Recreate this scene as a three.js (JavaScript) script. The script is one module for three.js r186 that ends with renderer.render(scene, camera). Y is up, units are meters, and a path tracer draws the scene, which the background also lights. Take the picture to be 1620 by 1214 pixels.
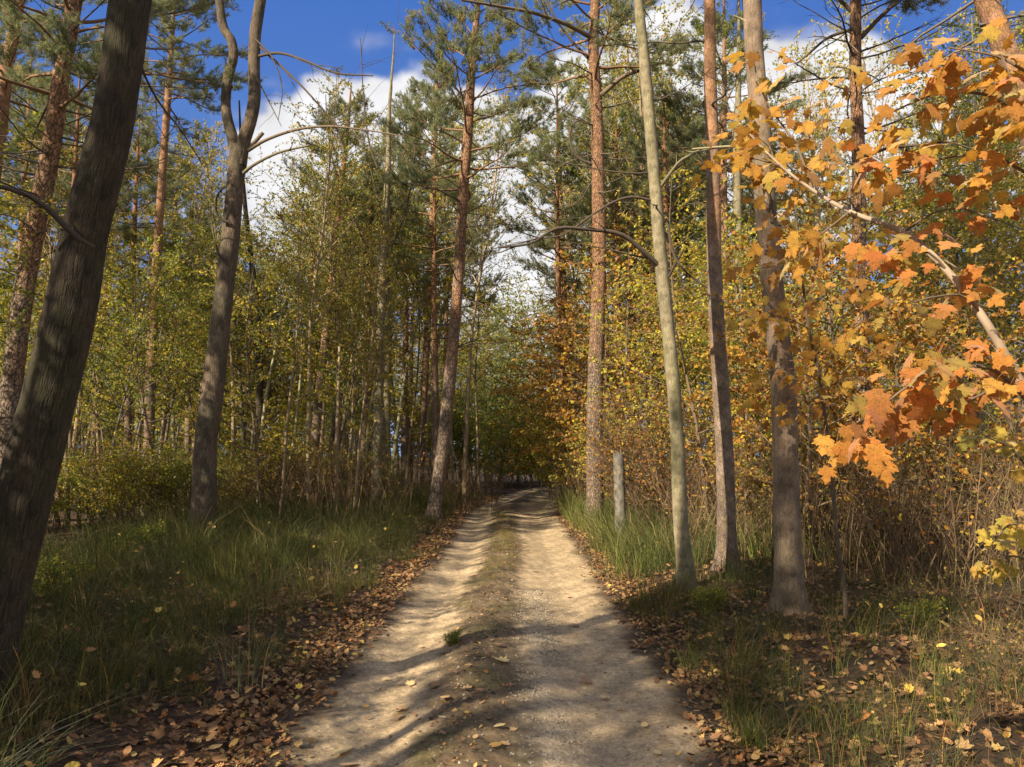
import * as THREE from 'three';
import { createNoise2D, createNoise3D } from 'simplex-noise';

// ------------------------------------------------------------------ camera, sky, sun, exposure
const F = 1216, PITCH = Math.atan(108 / F), EYE = 1.6;          // focal length in pixels of the 1620 x 1214 photograph
const scene = new THREE.Scene();
const camera = new THREE.PerspectiveCamera(2 * Math.atan(607 / F) * 180 / Math.PI, 1620 / 1214, 0.05, 900);
camera.position.set(0, EYE, 0);
camera.rotation.x = PITCH;
scene.add(camera);

const SUN_AZ = 0.78, SUN_EL = 0.60;                              // behind the camera and to the left
const SUN = new THREE.Vector3(-Math.sin(SUN_AZ) * Math.cos(SUN_EL), Math.sin(SUN_EL), Math.cos(SUN_AZ) * Math.cos(SUN_EL));
const sun = new THREE.DirectionalLight(new THREE.Color().setRGB(1, 0.84, 0.61), 5);
sun.name = 'sun';
sun.position.copy(SUN).multiplyScalar(80);
sun.shadow.radius = 1.3;
sun.castShadow = true;
sun.shadow.mapSize.set(4096, 4096);
Object.assign(sun.shadow.camera, { left: -50, right: 50, top: 50, bottom: -50, near: 1, far: 200 });
scene.add(sun, sun.target);

const renderer = new THREE.WebGLRenderer({ antialias: true });
renderer.setSize(1024, 767);
renderer.toneMapping = THREE.LinearToneMapping;
renderer.toneMappingExposure = 2.0;
renderer.shadowMap.enabled = true;

// ------------------------------------------------------------------ random numbers and noise
function rng(seed) { let a = seed >>> 0; return () => { a = (a + 0x6d2b79f5) | 0; let t = Math.imul(a ^ (a >>> 15), 1 | a); t = (t + Math.imul(t ^ (t >>> 7), 61 | t)) ^ t; return ((t ^ (t >>> 14)) >>> 0) / 4294967296; }; }
const R0 = rng(7), n2 = createNoise2D(rng(11)), n3 = createNoise3D(rng(12));
const sstep = (a, b, x) => { const t = Math.min(1, Math.max(0, (x - a) / (b - a))); return t * t * (3 - 2 * t); };
const lerp = (a, b, t) => a + (b - a) * t;
const V = (x, y, z) => new THREE.Vector3(x, y, z);
const fbm3 = (x, y, z, o = 5) => { let s = 0, a = 0.5, f = 1; for (let i = 0; i < o; i++) { s += a * n3(x * f, y * f, z * f); a *= 0.5; f *= 2.07; } return s; };

// ray through a pixel of the photograph
function ray(px, py) {
  const a = (px - 810) / F, b = -(py - 607) / F, c = Math.cos(PITCH), s = Math.sin(PITCH);
  return V(a, b * c + s, -(c - b * s));
}
function at(px, py, d) { const r = ray(px, py); return r.multiplyScalar(d / -r.z).add(V(0, EYE, 0)); }
const pxScale = (py, d) => d / (F * -ray(810, py).z);             // metres per pixel at that depth

// ------------------------------------------------------------------ sky: blue air and fair-weather cumulus
{
  const SW = 2048, SH = 1024, data = new Float32Array(SW * SH * 4);
  const r = rng(33), blobs = [];
  const put = (px, py, rad, amt) => blobs.push([ray(px, py).normalize(), rad, amt]);
  // the clouds in view, and unseen ones all round, made denser to warm the shade
  put(455, 290, 0.16, 0.55); put(640, 130, 0.13, 0.5); put(560, 230, 0.12, 0.4); put(830, 380, 0.15, 0.5); put(1050, 60, 0.10, 0.45);
  put(1290, 170, 0.16, 0.6); put(1400, 150, 0.12, 0.5); put(60, 150, 0.09, 0.35); put(960, 250, 0.12, 0.3); put(700, 330, 0.2, 0.4); put(1180, 330, 0.16, 0.4);
  put(400, 20, 0.22, -0.6); put(1560, -20, 0.16, -0.5); put(250, 250, 0.14, -0.35); put(720, -60, 0.14, -0.5); put(840, 240, 0.035, -0.3); put(1300, -30, 0.1, -0.45);
  for (let i = 0; i < 120; i++) {
    const az = 0.9 + r() * (Math.PI * 2 - 1.8), el = 0.05 + r() * 1.0;
    blobs.push([V(Math.sin(az) * Math.cos(el), Math.sin(el), -Math.cos(az) * Math.cos(el)), 0.1 + r() * 0.14, r() < 0.8 ? 0.35 + r() * 0.3 : -0.45]);
  }
  for (let j = 0; j < SH; j++) {
    const el = ((j + 0.5) / SH - 0.5) * Math.PI, y = Math.sin(el), ce = Math.cos(el);
    const up = Math.max(0, y), t = Math.pow(1 - up, 3.2);
    const air = [lerp(0.040, 0.36, t), lerp(0.150, 0.56, t), lerp(0.56, 0.90, t)];
    for (let i = 0; i < SW; i++) {
      const az = ((i + 0.5) / SW - 0.5) * 2 * Math.PI, x = Math.cos(az) * ce, z = Math.sin(az) * ce, o = (j * SW + i) * 4;
      let c = 0, wh = 0.9;
      if (y > -0.02) {
        let b = -0.16;
        for (const [d, rad, amt] of blobs) { const dx = x - d.x, dy = (y - d.y) * 1.25, dz = z - d.z, q = (dx * dx + dy * dy + dz * dz) / (rad * rad); if (q < 6) b += amt * Math.exp(-q); }
        const q = b + 0.42 * fbm3(x * 3.1, y * 5.2 + 3, z * 3.1, 4);
        if (q > -0.25) {
          const puff = q + 0.20 * fbm3(x * 13, y * 17, z * 13, 5);
          c = sstep(0.0, 0.17, puff);
          c = Math.max(c, 0.5 * sstep(-0.25, 0.2, puff) * sstep(-0.1, 0.5, fbm3(x * 6 + 9, y * 18, z * 6, 5)));
          wh = 0.86 + 0.24 * fbm3(x * 9 + 5, y * 13 - 0.35 * puff, z * 9, 4) + 0.10 * sstep(0, 0.5, puff);
        }
      }
      data[o] = lerp(air[0], wh, c); data[o + 1] = lerp(air[1], wh, c); data[o + 2] = lerp(air[2], wh * 1.02, c); data[o + 3] = 1;
    }
  }
  const sky = new THREE.DataTexture(data, SW, SH, THREE.RGBAFormat, THREE.FloatType);
  sky.mapping = THREE.EquirectangularReflectionMapping; sky.magFilter = THREE.LinearFilter; sky.needsUpdate = true;
  scene.background = sky; scene.environment = sky;
  scene.backgroundIntensity = 0.48; scene.environmentIntensity = 0.48;
}

// ------------------------------------------------------------------ textures of bark and soil (grain only)
function pnoise(period, seed) {                                    // periodic value noise on a unit square
  const r = rng(seed), g = new Float32Array(period * period).map(() => r());
  return (u, v, py = period) => {
    const x = u * period, y = v * py, ix = Math.floor(x), iy = Math.floor(y), a = x - ix, b = y - iy, s = a * a * (3 - 2 * a), t = b * b * (3 - 2 * b);
    const q = (i, j) => g[(((j % py) + py) % py % period) * period + (((i % period) + period) % period)];
    return lerp(lerp(q(ix, iy), q(ix + 1, iy), s), lerp(q(ix, iy + 1), q(ix + 1, iy + 1), s), t);
  };
}
function cells(nx, ny, seed) {                                     // periodic cells: [distance to the border, cell id]
  const r = rng(seed), pt = Array.from({ length: nx * ny }, () => [r(), r(), r()]);
  return (u, v) => {
    const x = u * nx, y = v * ny, ix = Math.floor(x), iy = Math.floor(y); let d1 = 9, d2 = 9, id = 0;
    for (let j = -1; j <= 1; j++) for (let i = -1; i <= 1; i++) {
      const p = pt[(((iy + j) % ny + ny) % ny) * nx + ((ix + i) % nx + nx) % nx], dx = ix + i + p[0] - x, dy = iy + j + p[1] - y, d = Math.sqrt(dx * dx + dy * dy);
      if (d < d1) { d2 = d1; d1 = d; id = p[2]; } else if (d < d2) d2 = d;
    }
    return [d2 - d1, id];
  };
}
function texture(w, h, fn, srgb) {
  const d = new Uint8Array(w * h * 4);
  for (let j = 0; j < h; j++) for (let i = 0; i < w; i++) { const c = fn((i + 0.5) / w, (j + 0.5) / h), o = (j * w + i) * 4; for (let k = 0; k < 3; k++) d[o + k] = Math.max(0, Math.min(255, (c.length ? c[k] : c) * 255)); d[o + 3] = 255; }
  const t = new THREE.DataTexture(d, w, h); t.wrapS = t.wrapT = THREE.RepeatWrapping; t.magFilter = THREE.LinearFilter; t.needsUpdate = true;
  if (srgb) t.colorSpace = THREE.SRGBColorSpace;
  return t;
}
function bark(plates, seed, furrow, streak) {
  const c1 = cells(plates[0], plates[1], seed), c2 = cells(plates[0] * 2, plates[1] * 3, seed + 1), a = pnoise(8, seed + 2), b = pnoise(32, seed + 3), c = pnoise(64, seed + 4), e = pnoise(16, seed + 5);
  const height = (u, v) => {
    const wu = u + 0.03 * (a(u, v) - 0.5), wv = v + 0.05 * (e(u, v) - 0.5), [d1, id] = c1(wu, wv), [d2] = c2(wu, wv);
    return furrow * (0.75 * sstep(0, 0.28, d1) + 0.25 * sstep(0, 0.2, d2)) * (0.75 + 0.25 * id) + (1 - furrow) * 0.8 + streak * (c(u, v, 8) - 0.5) + 0.15 * (b(u, v) - 0.5);
  };
  return { map: texture(512, 512, (u, v) => { const h = height(u, v), n = 0.9 + 0.22 * (a(u, v) - 0.5) + 0.2 * (c(u, v) - 0.5), k = (0.38 + 0.62 * Math.max(0, Math.min(1, h))) * n; return [k * 1.0, k * (0.97 + 0.05 * e(u, v)), k * (0.93 + 0.1 * a(v, u))]; }, true), bumpMap: texture(512, 512, (u, v) => Math.max(0, Math.min(1, height(u, v)))) };
}
const pineBark = bark([9, 5], 51, 0.85, 0.1), flakyBark = bark([12, 8], 61, 0.42, 0.14), smoothBark = bark([10, 3], 71, 0.22, 0.22), ridgedBark = bark([30, 3], 81, 0.42, 0.5);
const mat = (o) => new THREE.MeshStandardMaterial({ roughness: 0.95, metalness: 0, ...o });
const M = {
  pine: mat({ name: 'pine_bark', ...pineBark, bumpScale: 0.018, vertexColors: true }),
  flaky: mat({ name: 'flaky_bark', ...flakyBark, bumpScale: 0.008, vertexColors: true }),
  smooth: mat({ name: 'smooth_bark', ...smoothBark, bumpScale: 0.004, vertexColors: true }),
  ridged: mat({ name: 'ridged_bark', ...ridgedBark, bumpScale: 0.009, vertexColors: true }),
  wood: mat({ name: 'twig_bark', vertexColors: true }),
};
const leafMat = (name, r = 1, g = 1, b = 1, t = 0.42) => new THREE.MeshPhysicalMaterial({ name, color: new THREE.Color().setRGB(r, g, b), vertexColors: true, roughness: 1, transmission: t, thickness: 0, specularIntensity: 0.5, side: THREE.DoubleSide });
M.leaf = leafMat('leaf', 1.1, 1.1, 1.1, 0.5);
M.needle = leafMat('needle', 1.35, 1.35, 1.35, 0.5);
M.grass = leafMat('grass_blade', 1, 1, 1, 0.35);

// ------------------------------------------------------------------ geometry builder
class B {
  constructor() { this.p = []; this.n = []; this.c = []; this.u = []; this.i = []; }
  v(p, n, c, u = 0, w = 0) { this.p.push(p.x, p.y, p.z); this.n.push(n.x, n.y, n.z); this.c.push(c[0], c[1], c[2]); this.u.push(u, w); return this.p.length / 3 - 1; }
  geo() {
    const g = new THREE.BufferGeometry();
    g.setAttribute('position', new THREE.Float32BufferAttribute(this.p, 3)); g.setAttribute('normal', new THREE.Float32BufferAttribute(this.n, 3));
    g.setAttribute('color', new THREE.Float32BufferAttribute(this.c, 3)); g.setAttribute('uv', new THREE.Float32BufferAttribute(this.u, 2)); g.setIndex(this.i);
    return g;
  }
}
const UPV = V(0, 1, 0);
// a tapered tube along points; color: array or (point, angle, along) => array; bump: (point, angle) => radius factor
function tube(b, pts, rad, sides, color, bump, tile = 0.6) {
  const t = V(), s = V(), q = V(), nrm = V(), N = pts.length; let len = 0, first;
  let ref = Math.abs(pts[N - 1].clone().sub(pts[0]).normalize().y) > 0.8 ? V(1, 0, 0) : UPV.clone();
  const reps = Math.max(1, Math.round(2 * Math.PI * Math.max(...rad) / tile));
  for (let k = 0; k < N; k++) {
    t.copy(pts[Math.min(N - 1, k + 1)]).sub(pts[Math.max(0, k - 1)]).normalize();
    s.crossVectors(t, ref).normalize(); q.crossVectors(s, t).normalize(); ref = q.clone();
    if (k) len += pts[k].distanceTo(pts[k - 1]);
    for (let a = 0; a <= sides; a++) {
      const ang = a / sides * Math.PI * 2, ca = Math.cos(ang), sa = Math.sin(ang);
      nrm.set(s.x * ca + q.x * sa, s.y * ca + q.y * sa, s.z * ca + q.z * sa);
      const pt = pts[k].clone().addScaledVector(nrm, rad[k] * (bump ? bump(pts[k], ang, nrm) : 1));
      const id = b.v(pt, nrm, typeof color === 'function' ? color(pt, ang, len) : color, a / sides * reps, len / tile);
      if (first === undefined) first = id;
    }
  }
  const w = sides + 1;
  for (let k = 0; k < N - 1; k++) for (let a = 0; a < sides; a++) { const o = first + k * w + a; b.i.push(o, o + w, o + 1, o + 1, o + w, o + w + 1); }
}
function leaf(b, pos, axis, nrm, len, wid, col, six = true) {
  const s = V().crossVectors(axis, nrm).normalize(), n = V().crossVectors(s, axis).normalize(), o = b.p.length / 3, fold = wid * 0.12, droop = len * 0.1;
  const pt = (al, si, up) => V(pos.x + axis.x * al + s.x * si + n.x * up, pos.y + axis.y * al + s.y * si + n.y * up, pos.z + axis.z * al + s.z * si + n.z * up);
  b.v(pos, n, col);
  if (six) {
    b.v(pt(len * 0.3, wid * 0.46, fold), n, col); b.v(pt(len * 0.68, wid * 0.4, fold - droop * 0.5), n, col); b.v(pt(len, 0, -droop), n, col); b.v(pt(len * 0.68, -wid * 0.4, fold - droop * 0.5), n, col); b.v(pt(len * 0.3, -wid * 0.46, fold), n, col);
    b.i.push(o, o + 1, o + 2, o, o + 2, o + 3, o, o + 3, o + 4, o, o + 4, o + 5);
  } else {
    b.v(pt(len * 0.45, wid * 0.5, fold), n, col); b.v(pt(len, 0, -droop), n, col); b.v(pt(len * 0.45, -wid * 0.5, fold), n, col);
    b.i.push(o, o + 1, o + 2, o, o + 2, o + 3);
  }
}
const pick = (r, pal) => { let s = 0; for (const p of pal) s += p[3]; let x = r() * s; for (const p of pal) { x -= p[3]; if (x <= 0) { const k = 0.75 + 0.5 * r(), w = 0.9 + 0.2 * r(); return [p[0] * k * w, p[1] * k, p[2] * k]; } } return pal[0]; };
const rdir = (r) => { const z = r() * 2 - 1, a = r() * 6.2832, s = Math.sqrt(1 - z * z); return V(s * Math.cos(a), z, s * Math.sin(a)); };

// ------------------------------------------------------------------ bookkeeping
const used = new Map();
function numbered(name) { const n = used.get(name) ?? 0; used.set(name, n + 1); return n ? `${name}_${String(n).padStart(3, '0')}` : name; }
function tag(o, label, category, group, kind) { Object.assign(o.userData, { label, category }); if (group) o.userData.group = group; if (kind) o.userData.kind = kind; return o; }
function mesh(name, geo, m, parent) { const o = new THREE.Mesh(geo.isBufferGeometry ? geo : geo.geo(), m); o.name = parent ? name : numbered(name); o.castShadow = o.receiveShadow = true; (parent ?? scene).add(o); return o; }
function thing(name, pos, label, category, group) { const g = new THREE.Group(); g.name = numbered(name); g.position.copy(pos); scene.add(g); return tag(g, label, category, group); }
const ORD = ['nearest', 'second nearest', 'third nearest', 'fourth nearest', 'fifth nearest', 'sixth nearest', 'seventh nearest', 'eighth nearest', 'ninth nearest', 'tenth nearest'], told = [];
const MARKS = [[-9999, 'off the left edge'], [0, 'left of the thick leaning trunk'], [60, 'behind the thick leaning trunk'], [180, 'by the slim tan pine'], [300, 'behind the forked trunk'], [400, 'just right of the forked trunk'], [470, 'by the thin leaning pine'], [560, 'behind the slender olive trunk'], [640, 'behind the thin orange pine'], [700, 'left of the road bend'], [785, 'beyond the road bend'], [885, 'behind the sunlit pink pine'], [970, 'left of the smooth olive trunk'], [1060, 'behind the smooth olive trunk'], [1115, 'behind the copper pine'], [1180, 'behind the thick grey trunk'], [1275, 'between grey trunk and dark pine'], [1345, 'behind the dark right pine'], [1420, 'behind the hanging maple leaves'], [1520, 'near the right edge'], [1625, 'off the right edge']];
function tell(o, look, px, d) { told.push({ o, what: look + ' ' + MARKS.filter((m) => m[0] <= px).pop()[1], d }); return o; }
function tellApart() {
  const by = new Map();
  for (const t of told) (by.get(t.what) ?? by.set(t.what, []).get(t.what)).push(t);
  for (const list of by.values()) list.sort((a, b) => a.d - b.d).forEach((t, k) => { t.o.userData.label = list.length > 1 ? `${ORD[k] ?? 'far'} ${t.what}` : t.what; });
}
function structure(o) { o.userData.kind = 'structure'; return o; }
function baked(name, geo, m, list, label, category) {              // list of [Matrix4, color]: many small pieces joined into one mesh
  const P = geo.attributes.position, N = geo.attributes.normal, C = geo.attributes.color, I = geo.index ? geo.index.array : Uint32Array.from({ length: P.count }, (_, k) => k), n = P.count, L = list.length;
  const p = new Float32Array(n * L * 3), nn = new Float32Array(n * L * 3), c = new Float32Array(n * L * 3), ix = new Uint32Array(I.length * L), v = V(), nm = new THREE.Matrix3();
  list.forEach(([mx, col], k) => {
    nm.getNormalMatrix(mx);
    for (let q = 0; q < n; q++) {
      const o = (k * n + q) * 3;
      v.fromBufferAttribute(P, q).applyMatrix4(mx); p[o] = v.x; p[o + 1] = v.y; p[o + 2] = v.z;
      v.fromBufferAttribute(N, q).applyMatrix3(nm).normalize(); nn[o] = v.x; nn[o + 1] = v.y; nn[o + 2] = v.z;
      for (let h = 0; h < 3; h++) c[o + h] = col[h] * (C ? C.getComponent(q, h) : 1);
    }
    for (let q = 0; q < I.length; q++) ix[k * I.length + q] = I[q] + k * n;
  });
  const g = new THREE.BufferGeometry(); g.setAttribute('position', new THREE.BufferAttribute(p, 3)); g.setAttribute('normal', new THREE.BufferAttribute(nn, 3)); g.setAttribute('color', new THREE.BufferAttribute(c, 3)); g.setIndex(new THREE.BufferAttribute(ix, 1));
  return tag(mesh(name, g, m), label, category, undefined, 'stuff');
}

// ------------------------------------------------------------------ ground and road
const roadC = (z) => 0.006 * Math.max(0, -z - 16) ** 2 * (z > -60 ? 1 : 0) + (z <= -60 ? 0.006 * 44 * 44 : 0) + 0.06 * Math.sin(z * 0.35);
const gauss = (x, s) => Math.exp(-(x * x) / (s * s));
function H(x, z) {
  const u = x - roadC(z), side = sstep(1.15, 2.6, Math.abs(u + 0.08));
  let h = -0.7 * sstep(31, 62, -z);
  h += -0.05 * gauss(u + 0.8, 0.27) - 0.045 * gauss(u - 0.58, 0.27) + 0.065 * gauss(u + 0.2, 0.3) + 0.012 * n2(x * 2.2, z * 1.1);
  h += side * (0.12 + 0.10 * n2(x * 0.28, z * 0.28 + 5) + 0.03 * n2(x * 1.3, z * 1.3));
  return h;
}
{
  const b = new B(), NX = 240, NZ = 260, id = [];
  for (let j = 0; j <= NZ; j++) for (let i = 0; i <= NX; i++) {
    const s = i / NX * 2 - 1, t = j / NZ * 2 - 1, x = 18 * s + 290 * s ** 5, z = -8 - 24 * t - 290 * t ** 5;
    const u = x - roadC(z), under = 0.05 * (1 - sstep(1.15, 1.6, Math.abs(u + 0.08)));
    const e = 0.08, nn = V(H(x - e, z) - H(x + e, z), 2 * e, H(x, z - e) - H(x, z + e)).normalize();
    const k = 0.8 + 0.35 * n2(x * 0.9, z * 0.9) + 0.2 * n2(x * 4, z * 4), g = sstep(0.1, 0.7, n2(x * 0.5 + 40, z * 0.5));
    b.v(V(x, H(x, z) - under, z), nn, [lerp(0.165, 0.11, g) * k, lerp(0.105, 0.095, g) * k, lerp(0.055, 0.038, g) * k], x / 1.5, z / 1.5);
  }
  for (let j = 0; j < NZ; j++) for (let i = 0; i < NX; i++) { const o = j * (NX + 1) + i; b.i.push(o, o + 1, o + NX + 1, o + 1, o + NX + 2, o + NX + 1); }
  const a1 = pnoise(16, 5), a2 = pnoise(64, 6), a3 = pnoise(128, 8), cl = cells(24, 24, 9), soil = (u, v) => { const [d, id2] = cl(u, v); return 0.45 + 0.35 * id2 * sstep(0, 0.25, d) + 0.25 * (a2(u, v) - 0.5) + 0.2 * (a3(u, v) - 0.5) + 0.2 * (a1(u, v) - 0.5); };
  const m = mat({ name: 'litter_soil', vertexColors: true, map: texture(512, 512, (u, v) => { const k = soil(u, v); return [k * 1.15, k, k * 0.85]; }, true), bumpMap: texture(512, 512, soil), bumpScale: 0.03 });
  tag(structure(mesh('forest_floor', b, m)), 'brown forest floor of soil and old leaves under the trees', 'ground');
}
{
  const b = new B(), rows = []; let z = 7;
  while (z > -58) { rows.push(z); z -= 0.035 + 0.0045 * Math.abs(z + 3); }
  const NC = 110, U0 = -1.75, U1 = 1.65;
  const sand = [0.56, 0.44, 0.285], brown = [0.15, 0.105, 0.055], stone = [0.38, 0.35, 0.30], duff = [0.11, 0.075, 0.045], moss = [0.16, 0.15, 0.05];
  for (const zz of rows) for (let i = 0; i <= NC; i++) {
    const u = lerp(U0, U1, i / NC), x = u + roadC(zz), e = 0.03;
    const wob = 0.13 * n2(zz * 0.9, 3) + 0.06 * n2(zz * 3.1, 9), f1 = n2(x * 5, zz * 5), f2 = n2(x * 17, zz * 17), f3 = n2(x * 1.3, zz * 0.7);
    const left = sstep(-1.28, -1.02, u + wob), right = 1 - sstep(0.9, 1.16, u + 0.12 * n2(zz * 0.8, 30) + 0.05 * n2(zz * 3, 31));
    const on = left * right, strip = sstep(-0.62, -0.42, u + 0.09 * f1 + 0.12 * n2(zz * 0.5, 60)) * (1 - sstep(-0.02, 0.22, u + 0.1 * f1 + 0.12 * n2(zz * 0.5, 70)));
    const grav = gauss(u - 0.26 - 0.06 * n2(zz * 0.6, 44), 0.16) * sstep(-9, -6, zz);
    let c = sand.map((s, k) => lerp(s, brown[k], strip * (0.88 + 0.25 * f1 * (0.5 + 0.5 * f2))));
    c = c.map((s, k) => lerp(s, stone[k], 0.4 * grav * (0.6 + 0.4 * f2)));
    c = c.map((s, k) => lerp(s, moss[k], 0.5 * strip * sstep(0.1, 0.6, n2(x * 1.7 + 9, zz * 0.8) + 0.25 * f1)));
    const d = Math.max(0, Math.min(1, (1 - on) + 0.35 * f1 * (1 - on) * on * 4));
    c = c.map((s, k) => lerp(s, duff[k], d) * (1 + 0.10 * f1 + 0.07 * f2 + 0.10 * f3));
    const edge = Math.min(i, NC - i) / NC, sink = 0.09 * (1 - sstep(0, 0.16, edge));
    const rough = (xx, z2) => H(xx, z2) + 0.006 * n2(xx * 14, z2 * 14) + grav * 0.03 + strip * 0.012 * n2(xx * 9, z2 * 9);
    const nn = V(rough(x - e, zz) - rough(x + e, zz), 2 * e, rough(x, zz - e) - rough(x, zz + e)).normalize();
    b.v(V(x, rough(x, zz) + 0.004 - sink, zz), nn, c, x / 0.8, zz / 0.8);
  }
  for (let j = 0; j < rows.length - 1; j++) for (let i = 0; i < NC; i++) { const o = j * (NC + 1) + i; b.i.push(o, o + 1, o + NC + 1, o + 1, o + NC + 2, o + NC + 1); }
  const a1 = pnoise(8, 15), a2 = pnoise(64, 16), a3 = pnoise(128, 18), a4 = pnoise(32, 19), cl = cells(40, 40, 21);
  const grit = (u, v) => { const [dd, q] = cl(u, v); return 0.72 + 0.14 * (a1(u, v) - 0.5) + 0.12 * (a2(u, v) - 0.5) + 0.16 * (a3(u, v) - 0.5) + 0.10 * (a4(u, v) - 0.5) + (q > 0.93 ? 0.14 : q < 0.05 ? -0.16 : 0) * sstep(0.1, 0.4, dd); };
  const m = mat({ name: 'sandy_road', vertexColors: true, map: texture(1024, 1024, (u, v) => { const k = grit(u, v) * 1.15; return [k, k * 0.985, k * 0.96]; }, true), bumpMap: texture(512, 512, grit), bumpScale: 0.004 });
  tag(structure(mesh('dirt_road', b, m)), 'sandy two-track dirt road with a brown centre strip', 'road');
}

// ------------------------------------------------------------------ plant builders
const BARK = {
  grey: (k = 1) => [0.20 * k, 0.175 * k, 0.14 * k], brown: (k = 1) => [0.17 * k, 0.125 * k, 0.085 * k], olive: (k = 1) => [0.25 * k, 0.24 * k, 0.15 * k], dark: (k = 1) => [0.085 * k, 0.066 * k, 0.05 * k], tan: (k = 1) => [0.30 * k, 0.23 * k, 0.15 * k],
};
// green, yellow, amber, orange, brown leaves: [r, g, b, weight]
const PAL = {
  green: [[0.15, 0.20, 0.022, 5], [0.25, 0.28, 0.028, 4], [0.44, 0.40, 0.035, 2.6], [0.48, 0.33, 0.03, 1]],
  yellowgreen: [[0.21, 0.24, 0.026, 4], [0.43, 0.38, 0.036, 4], [0.60, 0.46, 0.045, 3.4], [0.46, 0.25, 0.03, 1.3]],
  yellow: [[0.52, 0.40, 0.05, 5], [0.40, 0.34, 0.05, 3], [0.20, 0.22, 0.03, 2], [0.45, 0.24, 0.03, 1]],
  amber: [[0.44, 0.24, 0.025, 5], [0.38, 0.16, 0.02, 3], [0.50, 0.36, 0.04, 2], [0.20, 0.17, 0.03, 1.5], [0.2, 0.09, 0.025, 1]],
  orange: [[0.50, 0.20, 0.02, 5], [0.42, 0.14, 0.02, 3], [0.52, 0.30, 0.03, 2], [0.24, 0.10, 0.025, 1]],
  rust: [[0.26, 0.10, 0.035, 5], [0.32, 0.14, 0.04, 3], [0.18, 0.08, 0.03, 3], [0.40, 0.24, 0.04, 1]],
  dim: [[0.17, 0.18, 0.026, 4], [0.31, 0.27, 0.035, 3], [0.34, 0.20, 0.035, 2], [0.50, 0.38, 0.045, 2]],
};
function path(r, start, dir, len, n, wander, bend) {               // a limb: n + 1 points, bent upwards by bend per metre
  const pts = [start.clone()], d = dir.clone().normalize(), st = len / n;
  for (let k = 0; k < n; k++) { d.addScaledVector(rdir(r), wander).addScaledVector(UPV, bend * st).normalize(); pts.push(pts[k].clone().addScaledVector(d, st)); }
  return pts;
}
const along = (pts, t) => { const f = Math.min(pts.length - 1.001, t * (pts.length - 1)), k = Math.floor(f); return [pts[k].clone().lerp(pts[k + 1], f - k), pts[k + 1].clone().sub(pts[k]).normalize()]; };
const taper = (n, r0, r1, e = 1) => Array.from({ length: n }, (_, k) => lerp(r0, r1, (k / (n - 1)) ** e));
function leafy(b, r, tw, n, size, pal, o = {}) {                   // leaves along a twig
  for (let k = 0; k < n; k++) {
    const [p, d] = along(tw, 0.12 + 0.88 * (k + r()) / n), side = rdir(r);
    const ax = d.clone().multiplyScalar(0.7).add(side.multiplyScalar(0.9)).addScaledVector(UPV, -(o.droop ?? 0.3)).normalize();
    const nr = UPV.clone().multiplyScalar(o.flat ?? 0.8).add(rdir(r)).normalize();
    const L = size * (0.65 + 0.6 * r());
    leaf(b, p.addScaledVector(rdir(r), size * 0.25), ax, nr, L, L * (o.ratio ?? 0.68), pick(r, pal), o.six ?? false);
  }
}
// a broadleaf tree or tall shrub: wood and leaves
function broadleaf(o) {
  const r = rng(o.seed), wood = new B(), lv = new B(), stems = o.stems ?? 1;
  const bc = o.bark ?? BARK.brown();
  for (let s = 0; s < stems; s++) {
    const az = r() * 6.28, out = stems > 1 ? 0.12 + 0.28 * r() : 0.02, h = o.h * (stems > 1 ? 0.6 + 0.4 * r() : 1), rad = o.r * (stems > 1 ? 0.5 + 0.5 * r() : 1);
    const tr = path(r, V(Math.cos(az) * 0.12 * (stems > 1 ? 1 : 0), -0.15, Math.sin(az) * 0.12 * (stems > 1 ? 1 : 0)), V(Math.cos(az) * out, 1, Math.sin(az) * out), h + 0.15, 16, 0.06, 0.03);
    tube(wood, tr, taper(17, rad, rad * 0.12, 0.9), 7, bc, null, 0.5);
    const nb = Math.round(o.branches / stems ** 0.6);
    for (let i = 0; i < nb; i++) {
      const t = o.from + (1 - o.from) * ((i + r() * 0.6) / nb) ** 0.9, [p, d] = along(tr, Math.min(0.985, t)), a = i * 2.4 + r() * 0.9;
      const prof = o.profile ? o.profile(t) : Math.sin(Math.PI * Math.min(1, 0.25 + 0.75 * (t - o.from) / (1 - o.from))) + 0.15;
      const L = Math.max(0.25, o.len * prof * (0.7 + 0.6 * r())), el = o.elev * (0.6 + 0.8 * r());
      const br = path(r, p, V(Math.cos(a), Math.tan(el), Math.sin(a)), L, 6, 0.16, o.bend ?? 0.05), r0 = Math.max(0.006, rad * (1 - t) * 0.5 + 0.004);
      tube(wood, br, taper(7, r0, 0.003), 4, bc);
      const ns = Math.max(2, Math.round(o.subs * L / o.len));
      for (let q = 0; q < ns; q++) {
        const [bp, bd] = along(br, 0.18 + 0.8 * (q + r()) / ns), sd = V().crossVectors(bd, rdir(r)).normalize(), tl = L * (0.2 + 0.28 * r()) + 0.12;
        const tw = path(r, bp, bd.clone().multiplyScalar(0.8).add(sd.setY(sd.y * 0.5)), tl, 3, 0.2, o.tbend ?? -0.05);
        tube(wood, tw, [0.004, 0.0035, 0.0028, 0.0018], 3, bc);
        leafy(lv, r, tw, Math.max(2, Math.round(o.leaves * (0.5 + tl / (0.5 * o.len)) * (o.thin ? o.thin(bp, r) : 1))), o.size, o.pal, o);
      }
      leafy(lv, r, br.slice(3), Math.round(o.leaves * 0.6), o.size, o.pal, o);
    }
  }
  return { wood: wood.geo(), leaves: lv.geo() };
}
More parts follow.
